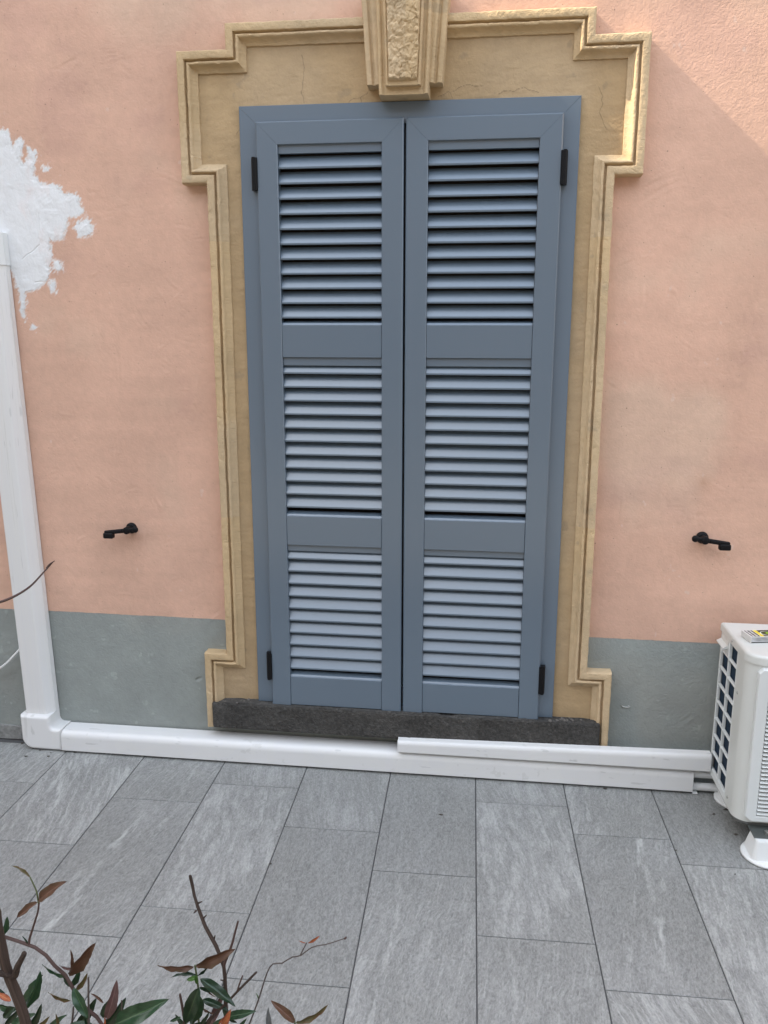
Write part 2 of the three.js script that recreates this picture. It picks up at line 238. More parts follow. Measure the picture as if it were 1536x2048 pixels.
// porcelain tiles: each its own piece, 0.333 x 0.667 m, laid with a 3.5 mm joint, turned 1.3 degrees from the wall
const tileStyles = [];
{
  const styles = [   // angle of the streaks, fineness, contrast, number of bold veins, blotchiness
    [0.20, 1.0, 0.8, 0, 0.1, 1.0], [-0.16, 1.3, 0.9, 1, 0.1, 1.03], [0.10, 0.8, 0.7, 0, 1.0, 1.04], [-0.20, 1.1, 0.6, 3, 0.0, 0.95],
    [0.26, 0.9, 1.5, 2, 0.4, 0.99], [0.05, 1.4, 0.4, 0, 0.1, 0.93], [-0.10, 1.0, 1.1, 0, 0.6, 1.06]];
  styles.forEach(([a, f, c, nv, bl, br], s) => {
    const r = rng(900 + s), veins = []; for (let i = 0; i < nv; i++) veins.push([0.2 + r() * 0.55, (r() - 0.5) * 0.5 + a * 1.1, 0.006 + r() * 0.012, r() * 0.35, 0.6 + r() * 0.4]);
    const H = (u, v) => { const x = u * 0.333, y = v * 0.667, ca = Math.cos(a), sa = Math.sin(a), p = x * ca - y * sa, q = x * sa + y * ca; return [p, q]; };
    const look = (u, v) => {
      const x = u * 0.333, y = v * 0.667, [p, q] = H(u, v), wob = 0.012 * fbm(x * 9, y * 9, 300 + s, 3);
      const st = fbm((p + wob) * 130 * f, q * 13, 310 + s, 5), st2 = fbm((p + wob) * 46 * f, q * 5, 320 + s, 5), cl = fbm(x * 5, y * 3.2, 330 + s, 3), gr = vn((p + wob) * 640, q * 330, 340 + s) * 0.55 + vn((p + wob) * 300, q * 130, 345 + s) * 0.75 + vn((p + wob) * 150, q * 60, 347 + s) * 0.35;
      let light = c * (0.36 * sm(-0.02, 0.42, st + 0.5 * cl) + 0.24 * sm(0.0, 0.55, st2 + 0.45 * cl)) - 0.10 * sm(0.15, 0.5, -st2);
      light += bl * 0.42 * sm(-0.05, 0.4, fbm((p + wob) * 60, q * 16, 350 + s, 5) + 0.45 * cl);
      for (const [x0, sl, w, y0, y1] of veins) { const d = Math.abs(u * 0.333 - x0 * 0.333 - (y - 0.333) * sl + 0.016 * fbm(y * 5, x0 * 7, 360 + s, 2) + 0.006 * fbm(x * 50, y * 22, 365 + s, 4)); light += 0.55 * sm(0.1, -0.25, fbm(x * 60, y * 16, 366 + s, 3) - 0.12) * sm(w * (0.85 + 0.45 * vn(y * 30, x0 * 9, 370 + s)), w * 0.25, d) * sm(y0 - 0.05, y0 + 0.05, v) * sm(y1 + 0.4, y1 + 0.2, v); }
      return [light, gr, cl];
    };
    const map = tex(512, 1024, (u, v) => { const [l, g, cl] = look(u, v); const k = (0.5 + 0.5 * br) * (0.248 + 0.135 * clamp(l, -0.5, 1.15) + 0.062 * g + 0.012 * cl); return [k * 0.985, k * 1.0, k * (0.962 + 0.012 * cl)]; }, true, true);
    const bump = tex(512, 1024, (u, v) => { const [l, g] = look(u, v); return 0.45 + 0.25 * clamp(l, -0.5, 1) + 0.22 * g; }, false, true);
    tileStyles.push(mat([1, 1, 1], { map, bumpMap: bump, bumpScale: 0.0030, roughness: 0.6 }));
  });
}
function tileGeo(w, l, u0, v0, u1, v1) {
  const t = 0.01, b = 0.0012, P = [], U = [], q = (a, c, d, e) => { for (const p of [a, c, d, a, d, e]) { P.push(p[0], p[1], p[2]); U.push(lerp(u0, u1, clamp(p[0] / w)), lerp(v0, v1, clamp(p[2] / l))); } };
  const ring = (i, y) => [[i, y, i], [w - i, y, i], [w - i, y, l - i], [i, y, l - i]], A = ring(b, 0), B = ring(0, -b), C = ring(0, -t);
  q(A[0], A[3], A[2], A[1]);
  for (let i = 0; i < 4; i++) { const j = (i + 1) % 4; q(A[i], A[j], B[j], B[i]); q(B[i], B[j], C[j], C[i]); }
  const g = new THREE.BufferGeometry(); g.setAttribute('position', new THREE.Float32BufferAttribute(P, 3)); g.setAttribute('uv', new THREE.Float32BufferAttribute(U, 2)); g.computeVertexNormals(); return g;
}
{
  const TW = 1 / 3, TL = 0.6685, X0 = -0.0529, J = 0.0036, jx = { '-4': -0.0044, '-3': -0.0025, '-2': 0.0016, '-1': 0.0037, 0: 0.0047, 1: 0.0017, 2: 0.0012, 3: -0.006 }, r = rng(5);
  const X = k => X0 + k * TW + (jx[k] ?? 0);
  const ends = { '-8': 0.1, '-7': 0.42, '-6': 0.02, '-5': 0.283, '-4': 0.6299, '-3': 0.3465, '-2': 0.2173, '-1': 0.4563, 0: 0.6552, 1: 0.2367, 2: 0.3958, 3: 0.5241, 4: 0.2, 5: 0.44, 6: 0.1 };
  const pick = { '-5': [6, 0, 1, 4], '-4': [4, 5, 3, 0], '-3': [1, 3, 0, 4], '-2': [0, 2, 1, 6], '-1': [0, 5, 1, 3], 0: [5, 1, 0, 4], 1: [0, 2, 1, 6], 2: [1, 3, 4, 0], 3: [5, 6, 0, 1], 4: [1, 5, 0, 2] };
  const turn = new THREE.Group(), q = 0.022;
  for (let k = -8; k <= 6; k++) {
    let z1 = ends[k], n = 0, cuts = []; for (let z = z1 - TL * 2; z < TZ1; z += TL) cuts.push(z);
    for (const z of cuts) {
      const a = Math.max(z, 0.0), b = Math.min(z + TL, TZ1); if (b - a < 0.02) continue;
      const w = X(k + 1) - X(k) - J, l = b - a - J, flip = r() < 0.5, s = (pick[k] ?? [0, 1, 2, 3])[n] ?? Math.floor(r() * 7), v0 = (a - z) / TL, v1 = (b - z) / TL, du = r() * 0.0;
      const g = tileGeo(w, l, flip ? 1 : 0, flip ? 1 - v0 : v0, flip ? 0 : 1, flip ? 1 - v1 : v1);
      const t = part('floor_tile', g, tileStyles[s], terrace);
      const zc = a + J / 2, xc = X(k) + J / 2 + (zc - 0.0741) * q;
      t.position.set(xc, (r() - 0.5) * 0.0007, zc - q * xc); t.rotation.set((r() - 0.5) * 0.0016, q, (r() - 0.5) * 0.0016); n++;
    }
  }
}

// ---------------------------------------------------------------- house wall
const dadoY = x => 0.5712 - 0.0030 * x + 0.0012 * vn(x * 9, 0, 3) + 0.0007 * vn(x * 60, 0, 4);
const inHole = (x, y) => x > -0.63 && x < 0.61 && y > 0.16 && y < 2.60;
const wall = thing('house_wall', 'pink plastered house wall with grey painted base around the shuttered window', 'wall');
part('pink_plaster', grid(900, 590, (u, v) => { const x = lerp(WX0, WX1, u), y = lerp(dadoY(x), WY1, v); return [x, y, relief(x, y)]; }, (x, y) => !inHole(x, y), (p) => [(p[0] - WX0) / (WX1 - WX0), p[1] / WY1]), matPink, wall);
part('grey_dado', grid(900, 142, (u, v) => { const x = lerp(WX0, WX1, u), y = lerp(0, dadoY(x), v); return [x, y, relief(x, y) - 0.0004 - 0.004 * sm(0.006, 0.0, Math.hypot((x + 0.84) * 0.6, y - 0.315 - 0.3 * (x + 0.84)) - 0.004)]; }, (x, y) => !inHole(x, y), (p) => [(p[0] - WX0) / (WX1 - WX0), p[1] / 0.7]), matDado, wall);
{
  const wallFlat = mat([0.6, 0.395, 0.31], { roughness: 0.95, bumpMap: grainAt(3), bumpScale: 0.001 });
  part('dado_end', merge([rbox(-7, WX0 - 0.0005, 0, 0.57, -0.0055, 0.0005, 0.0002), rbox(WX1 + 0.0005, 9, 0, 0.57, -0.0055, 0.0005, 0.0002)]), mat([0.27, 0.286, 0.26], { roughness: 0.9 }), wall);
  part('wall_core', merge([rbox(-7, -0.60, -0.1, 6.4, -0.35, -0.006), rbox(0.58, 9, -0.1, 6.4, -0.35, -0.006), rbox(-0.60, 0.58, 2.45, 6.4, -0.35, -0.006), rbox(-0.60, 0.58, -0.1, 0.22, -0.35, -0.006)]), wallFlat, wall);
  part('inner_door', rbox(-0.60, 0.58, 0.22, 2.45, -0.33, -0.24), mat([0.06, 0.042, 0.03], { roughness: 0.4 }), wall);  // unseen backing, coloured dark so the gaps between the slats look black
  part('skirting_tile', rbox(-2.6, -1.5555, 0.0005, 0.062, -0.004, 0.0105, 0.0015), tileStyles[5], wall);
}
// white filler around the pipe hole
{
  const D = fillerD;
  const g = grid(320, 440, (u, v) => { const x = lerp(-1.70, -1.10, u), y = lerp(1.66, 2.47, v), d = D(x, y); return [x, y, relief(x, y) + (d > -0.004 ? 0.0004 + 0.0028 * sm(0.0, 0.02, d) * (0.6 + 0.7 * fbm(x * 9, y * 9, 18, 3)) + 0.0014 * fbm(x * 40, y * 30, 19, 4) - 0.0016 * sm(0.0035, 0.0, Math.min(segDist(x + 0.004 * vn(x * 50, y * 50, 2), y, [-1.44, 1.95], [-1.37, 2.0]), segDist(x, y + 0.004 * vn(x * 50, y * 50, 5), [-1.40, 1.865], [-1.355, 1.868]), segDist(x + 0.005 * vn(x * 40, y * 40, 7), y, [-1.37, 2.02], [-1.36, 2.11]))) + 0.0012 * sm(0.012, 0.0, d) * (0.5 + fbm(x * 120, y * 120, 20, 2)) : -0.002)]; }, (x, y) => D(x, y) > 0);
  const o = part('filler_patch', g, matFiller, wall); o.userData.label = 'rough white filler patch around the top of the duct';
}

// ---------------------------------------------------------------- ochre window surround
const surround = thing('window_surround', 'ochre plaster moulding stepped around the window with rough keystone on top', 'window surround');
const CX = -0.009;
function outline(m) { return [[0.118, 2.6985], [0.611, 2.6985], [0.611, 2.6185], [0.785, 2.6185], [0.785, 2.194], [0.6945, 2.194], [0.6945, 0.4485], [0.785, 0.4485], [0.785, 0.136]].map(([x, y]) => [CX + m * x, y]); }
function offsetPath(P, d, side) {
  const L = []; for (let i = 0; i + 1 < P.length; i++) { const dx = P[i + 1][0] - P[i][0], dy = P[i + 1][1] - P[i][1], l = Math.hypot(dx, dy), nx = side * dy / l, ny = -side * dx / l; L.push([P[i][0] + nx * d, P[i][1] + ny * d, dx / l, dy / l]); }
  const out = [[L[0][0], L[0][1]]];
  for (let i = 0; i + 1 < L.length; i++) { const [ax, ay, ux, uy] = L[i], [bx, by, vx, vy] = L[i + 1], det = ux * -vy + uy * vx, t = ((bx - ax) * -vy + (by - ay) * vx) / det; out.push([ax + ux * t, ay + uy * t]); }
  const n = P.length - 1, e = L[n - 1], w = Math.hypot(P[n][0] - P[n - 1][0], P[n][1] - P[n - 1][1]); out.push([e[0] + e[2] * w, e[1] + e[3] * w]); return out;
}
const profile = [[0, -0.012], [0, 0.016], [0, 0.034], [0.0006, 0.0465], [0.003, 0.0495], [0.009, 0.0505], [0.016, 0.0505], [0.023, 0.0505], [0.0262, 0.049], [0.0268, 0.043], [0.0274, 0.037], [0.0290, 0.0345], [0.0325, 0.0345], [0.0341, 0.037], [0.0345, 0.0430], [0.0355, 0.0465], [0.0380, 0.0490], [0.0415, 0.0490], [0.0445, 0.0470], [0.0463, 0.0425], [0.0470, 0.0375], [0.0500, 0.0330], [0.0550, 0.0280], [0.0605, 0.0245], [0.0650, 0.0232], [0.0660, 0.0222], [0.0662, 0.008]];
for (const m of [-1, 1]) {
  const P = outline(m), paths = profile.map(([d]) => offsetPath(P, d, m)), G = [];
  for (let s = 0; s + 1 < P.length; s++) {
    const len = Math.hypot(P[s + 1][0] - P[s][0], P[s + 1][1] - P[s][1]), n = Math.max(4, Math.round(len / 0.006)), np = profile.length - 1;
    G.push(grid(n, np, (u, v) => {
      const j = Math.round(v * np), A = paths[j][s], B = paths[j][s + 1], z = profile[j][1]; let x = lerp(A[0], B[0], u), y = lerp(A[1], B[1], u);
      const wob = 0.0011 * fbm(x * 16, y * 16 + z * 30, 201, 3), chip = -0.0030 * sm(0.48, 0.66, fbm(x * 45 + z * 200, y * 45, 203, 3)) * sm(0.04, 0.047, z), q = 0.0009;
      return [x + wob + q * vn(x * 70, y * 70 + z * 90, 205), y + wob * 0.8 + q * vn(x * 70 + 9, y * 70 + z * 90, 206), z + (z > 0 ? chip + 0.0013 * fbm(x * 75, y * 75 + z * 75, 207, 3) + 0.0012 * fbm(x * 6, y * 6, 208, 2) : 0)];
    }, null, p => [p[0] + p[2], p[1]]));
  }
  let g = merge(G); if (m > 0) { const p = g.attributes.position, u = g.attributes.uv; for (let i = 0; i < p.count; i += 3) for (const at of [p, u]) { const n = at.itemSize, a = at.array, b = (i + 1) * n, c = (i + 2) * n; for (let k = 0; k < n; k++) { const t = a[b + k]; a[b + k] = a[c + k]; a[c + k] = t; } } }
  part('moulding', smooth(g, 0.7), matOchre, surround);
}
{
  const inside = outline(-1), IL = offsetPath(inside, 0.058, -1), poly = [...IL, ...offsetPath(outline(1), 0.058, 1).reverse()];
  const inP = (x, y) => { let s = false; for (let i = 0, j = poly.length - 1; i < poly.length; j = i++) if ((poly[i][1] > y) !== (poly[j][1] > y) && x < (poly[j][0] - poly[i][0]) * (y - poly[i][1]) / (poly[j][1] - poly[i][1]) + poly[i][0]) s = !s; return s; };
  part('panel', grid(380, 660, (u, v) => { const x = lerp(-0.76, 0.75, u), y = lerp(0.1, 2.7, v), k = crack(x, y); return [x, y, 0.0165 + 0.0016 * fbm(x * 5, y * 5, 211, 3) + 0.0011 * fbm(x * 18, y * 70, 212, 3) + 0.0005 * fbm(x * 80, y * 130, 213, 2) + 0.0012 * sm(0.006, 0.0, k) * vn(x * 80, y * 80, 4)]; }, (x, y) => inP(x, y) && !(x > -0.565 && x < 0.547 && y < 2.42), (p, u, v) => [u, v]), matPanel, surround);
}
{ // keystone: three tapering layers and a rough hammered face
  const top = 2.776, A = (y) => lerp(0.125, 0.1425, (y - 2.485) / 0.25), B = y => lerp(0.0815, 0.0905, (y - 2.445) / 0.28), C = y => lerp(0.0575, 0.0655, (y - 2.47) / 0.24);
  const layer = (half, prof, yb, z0, seed) => { // prof: [fraction of inset in metres from the edge, z]
    const cs = [[0, z0], ...prof]; const pts = y => { const w = half(y), L = cs.map(([d, z]) => [CX - w + d, z]); return [...L, ...cs.slice().reverse().map(([d, z]) => [CX + w - d, z])]; };
    const nv = Math.round((top - yb) / 0.005), nu = cs.length * 2 - 1, dn = (x, y, z) => [0.0011 * fbm(x * 30 + z * 40, y * 12, seed, 3), 0.001 * fbm(x * 40, y * 20 + z * 50, seed + 2, 3), 0.0012 * fbm(x * 50, y * 18, seed + 4, 3)];
    const F = (x, y, z) => { const d = dn(x, y, z); return [x + d[0], y + d[1], z + d[2]]; };
    const g1 = grid(nu, nv, (u, v) => { const y = lerp(yb, top, v), p = pts(y)[Math.round(u * nu)]; return F(p[0], y, p[1]); }, null, p => [p[0] + p[2], p[1]]);
    const g2 = grid(nu, 8, (u, v) => { const p = pts(yb)[Math.round(u * nu)]; return F(p[0], yb, lerp(z0, p[1], v)); }, null, p => [p[0], p[2]]);
    const g3 = grid(nu, 2, (u, v) => { const p = pts(top)[Math.round(u * nu)]; return F(p[0], top, lerp(p[1], z0, v)); }, null, p => [p[0], p[2]]);
    return smooth(merge([g1, g2, g3]), 0.75);
  };
  const key = part('keystone', layer(A, [[0.0006, 0.068], [0.003, 0.072], [0.012, 0.073], [0.0175, 0.0715], [0.020, 0.066], [0.024, 0.0625], [0.028, 0.064], [0.031, 0.071], [0.035, 0.0745], [0.040, 0.075]], 2.485, -0.005, 221), matOchre, surround);
  part('middle_block', layer(B, [[0.0006, 0.098], [0.003, 0.103], [0.009, 0.104], [0.0135, 0.101], [0.016, 0.096], [0.02, 0.096]], 2.445, 0.0, 231), matOchre, key);
  const inner = merge([layer(C, [[0.0006, 0.113], [0.003, 0.118], [0.0075, 0.119], [0.011, 0.115]], 2.468, 0.05, 241)]);
  part('inner_block', inner, matOchre, key);
  const lump = (x, y, f, sd) => { const X = x * f, Y = y * f, xi = Math.floor(X), yi = Math.floor(Y); let a = 9, t = 0; for (let p = -1; p < 2; p++) for (let q = -1; q < 2; q++) { const cx = xi + p + h2(xi + p, yi + q, sd), cy = yi + q + h2(xi + p, yi + q, sd + 1), d = Math.hypot(X - cx, (Y - cy) * 0.8); if (d < a) { a = d; t = h2(xi + p, yi + q, sd + 2); } } return (0.35 + 0.65 * t) * (1 - a * a); };
  const ns = (x, y) => { const wx = x + 0.006 * vn(x * 70, y * 60, 251), wy = y + 0.006 * vn(x * 60 + 7, y * 70, 252); return 0.75 * lump(wx, wy, 62, 253) + 0.35 * lump(wx + 3, wy, 115, 257) + 0.22 * fbm(wx * 120, wy * 120, 255, 2); };
  part('hammered_face', grid(60, 130, (u, v) => { const y = lerp(2.477, top - 0.004, v), w = C(y) - 0.0095, s = u * 2 - 1, e = Math.min(sm(0, 0.08, 1 - Math.abs(s)), sm(0, 0.035, v)), x = CX + w * s * (1 + 0.02 * vn(y * 40, s, 3)); return [x, y + 0.0015 * vn(x * 90, 0, 8), 0.108 + e * (0.012 + 0.0125 * ns(x, y))]; }, null, p => [p[0], p[1]]), matOchre, key);
}

// ---------------------------------------------------------------- lava stone sill
{
  const g = displace(rbox(-0.7675, 0.7425, 0.138, 0.2495, -0.02, 0.063, 0.009, 3, 0.005), (x, y, z) => { const f = sm(0.045, 0.06, z), a = 0.0022 * n3(x * 40, y * 40, z * 40, 401) + 0.0022 * f * n3(x * 150, y * 150, z * 150, 402), t = sm(0.24, 0.249, y); const chip = -0.007 * sm(0.35, 0.8, n3(x * 14, y * 20, z * 20, 405)) * t; return [a * 0.4, a * 0.5 + chip + 0.0016 * t * vn(x * 30, z * 60, 407), a + chip * 0.6]; }, 1.1);
  solo('window_sill', metreUV(g, 1), matSill, 'rough dark lava stone sill below the blue shutters', 'sill');
}
// bits of mortar on the sill at both shutter feet
{
  const r = rng(77), G = []; for (const [x0, n, sp] of [[-0.665, 9, 0.13], [0.62, 16, 0.17]]) for (let i = 0; i < n; i++) { const s = 0.002 + r() * 0.005, g = new THREE.IcosahedronGeometry(s, 1); displace(g, (x, y, z) => { const q = 0.35 * vn(x * 400 + i, y * 400 + z * 300, 9); return [x * q, y * q - y * 0.4, z * q]; }); g.translate(x0 + (r() - 0.5) * sp, 0.2505, 0.025 + r() * 0.035); G.push(metreUV(g)); }
  const o = part('mortar_crumbs', merge(G), mat([0.13, 0.12, 0.11], { roughness: 1 }), scene); o.userData.kind = 'stuff'; tag(o, 'loose mortar crumbs on both ends of the dark sill', 'debris');
}

// ---------------------------------------------------------------- shutter frame
let SHUT;
function bar(prof, along, cut0, cut1) {             // bar with a cross-section [across, z], its ends cut at lengths that vary across it
  const n = prof.length, P = [], p = (i, e) => { const [a, z] = prof[(i + n) % n], l = e ? cut1(a) : cut0(a); return along === 'y' ? [a, l, z] : [l, a, z]; };
  for (let i = 0; i < n; i++) P.push(...p(i, 0), ...p(i + 1, 0), ...p(i + 1, 1), ...p(i, 0), ...p(i + 1, 1), ...p(i, 1));
  for (const [a, b, c] of THREE.ShapeUtils.triangulateShape(prof.map(q => new THREE.Vector2(...q)), [])) P.push(...p(a, 0), ...p(c, 0), ...p(b, 0), ...p(a, 1), ...p(b, 1), ...p(c, 1));
  const g = new THREE.BufferGeometry(); g.setAttribute('position', new THREE.Float32BufferAttribute(P, 3)); g.computeVertexNormals(); return metreUV(g);
}
const board = (a0, a1, z0, z1, c0, c1) => [[a0, z0], [a1, z0], [a1, z1 - c1], [a1 - c1, z1], [a0 + c0, z1], [a0, z1 - c0]];
{
  const L = -0.5846, R = 0.5676, T = 2.4432, B = 0.2515, W = 0.068, f = thing('window_shutters', 'pair of closed blue-grey louvred shutters in a mitred frame, filling the ochre window surround', 'shutters'), z0 = 0.004, z1 = 0.031, e = 0.0004;
  SHUT = f; const k = 0.0012; part('head', bar(board(T - W, T, z0, z1, k, k), 'x', a => L + (T - a) + e, a => R - (T - a) - e), matPaint, f);
  part('jamb', bar(board(L, L + W, z0, z1, k, k), 'y', () => B, a => T - (a - L) - e), matPaint, f);
  part('jamb', bar(board(R - W, R, z0, z1, k, k), 'y', () => B, a => T - (R - a) - e), matPaint, f);
}
// shutter leaves
const slatG = (w) => prism([[0.0, 0.0], [0.0015, -0.0015], [0.0035, -0.0015], [0.005, 0.0], [0.0050, 0.0052], [-0.0200, 0.0435], [-0.0250, 0.0435], [-0.0250, 0.0405], [-0.003, 0.0035]].map(([z, y]) => [z, y]), 0, w, 'x');
const SZ = 0.0385;
function leaf(x0, x1, outer) {
  const t = new THREE.Group(); t.name = 'shutter_leaf' + (outer > 0 ? '_001' : ''); t.position.set(x0, 0.25, 0); SHUT.add(t);
  const W = x1 - x0, H = 2.138, S = 0.075, y = v => v - 0.25, zf = 0.0505, zb = 0.012, e = 0.0003;
  part('stile', bar(board(0, S, zb, zf, 0.0042, 0.0018), 'y', () => 0, a => H - a - e), matPaint, t);
  part('stile', bar(board(W - S, W, zb, zf, 0.0018, 0.0042), 'y', () => 0, a => H - (W - a) - e), matPaint, t);
  part('top_rail', bar(board(H - S, H, zb, zf, 0.0018, 0.0042), 'x', a => H - a + e, a => W - (H - a) - e), matPaint, t);
  const a = S + 0.0006, b = W - S - 0.0006, zr = zf - 0.0022;
  const rail = (n, y0, y1) => part(n, rbox(a, b, y(y0), y(y1), zb, zr, 0.0024, 2), matPaint, t);
  rail('middle_rail', 1.5975, 1.7130); rail('middle_rail', 0.9005, 1.0145); rail('bottom_rail', 0.2515, 0.3705);
  for (const [y1, y0] of [[2.3140, 2.2855], [1.5970, 1.5690], [0.9, 0.8765]]) part('fixed_strip', rbox(a, b, y(y0), y(y1), 0.026, 0.0405, 0.001), matPaint, t);
  for (const y0 of [1.7135, 1.015, 0.371]) part('fixed_strip', prism([[0.044, y(y0) - 0.001], [0.040, y(y0) + 0.0045], [0.020, y(y0) + 0.014], [0.016, y(y0) + 0.012], [0.016, y(y0) - 0.001]], a, b, 'x'), matPaint, t);
  const sg = slatG(b - a), rr = rng(x0 < -0.2 ? 3 : 8);
  for (const [yt, dy, n] of [[2.2373, 0.05015, 11], [1.5400, 0.04940, 11], [0.8453, 0.04935, 10]]) for (let i = 0; i < n; i++) { const s = part('slat', sg, matPaint, t); s.position.set(a, y(yt - i * dy), SZ); s.rotation.x = (rr() - 0.5) * 0.018; }
  for (const [h0, h1] of [[2.167, 2.2725], [0.3555, 0.4635]]) {   // black strap hinges wrapping the outer edge
    const ex = outer < 0 ? 0 : W, q = outer, A = [[ex + q * 0.0185, 0.031], [ex + q * 0.0185, 0.048], [ex + q * 0.013, 0.056], [ex - q * 0.001, 0.0575], [ex - q * 0.004, 0.0535], [ex + q * 0.0008, 0.0535], [ex + q * 0.0008, 0.031]];
    const g = prism(q < 0 ? A : A.slice().reverse(), y(h0), y(h1), 'y'); const k = new THREE.CylinderGeometry(0.0062, 0.0062, h1 - h0 + 0.004, 14); k.translate(ex + q * 0.0095, y((h0 + h1) / 2), 0.0525);
    const hng = part('hinge', merge([g, k]), matBlack, t);
  }
  return t;
}
leaf(-0.5230, -0.0125, -1);
leaf(-0.0052, 0.5125, 1);

// ---------------------------------------------------------------- shutter holdbacks on the wall
function holdback(label, x, y, dir, tip) {
  const t = thing('shutter_holdback', label, 'shutter holdback', [x, y, 0], 'black shutter holdbacks');
  const disc = new THREE.LatheGeometry([[0.0001, 0.014], [0.012, 0.0135], [0.0185, 0.011], [0.0215, 0.006], [0.022, -0.004]].map(q => new THREE.Vector2(...q)), 24).rotateX(Math.PI / 2); part('wall_plate', disc, matBlack, t);
  const stem = new THREE.LatheGeometry([[0.0001, 0.054], [0.010, 0.0535], [0.0142, 0.050], [0.0145, 0.034], [0.0125, 0.028], [0.0115, 0.008]].map(q => new THREE.Vector2(...q)), 20).rotateX(Math.PI / 2); part('stem', stem, matBlack, t);
  const L = Math.hypot(...tip), arm = merge([new THREE.SphereGeometry(0.0125, 16, 10).scale(1, 1, 0.8).translate(-0.034, 0, 0.044), rbox(-0.034, L, -0.0085, 0.0085, 0.036, 0.050, 0.006, 3), rbox(0.02, L - 0.035, -0.0045, 0.0045, 0.0495, 0.0525, 0.0015)]); const o = part('arm', arm, matBlack, t); o.rotation.z = Math.atan2(tip[1], tip[0]);
  const tab = rbox(tip[0] - 0.002 - (dir > 0 ? 0.036 : 0), tip[0] + 0.002 + (dir > 0 ? 0 : 0.036), tip[1] - 0.021, tip[1] + 0.001, 0.033, 0.056, 0.005, 3); part('catch', tab, matBlack, t);
}
holdback('black shutter holdback on the pink wall left of the window, arm pointing left', -1.083, 0.935, -1, [-0.092, -0.012]);
holdback('black shutter holdback on the pink wall right of the window, arm pointing right', 1.068, 0.968, 1, [0.086, -0.012]);

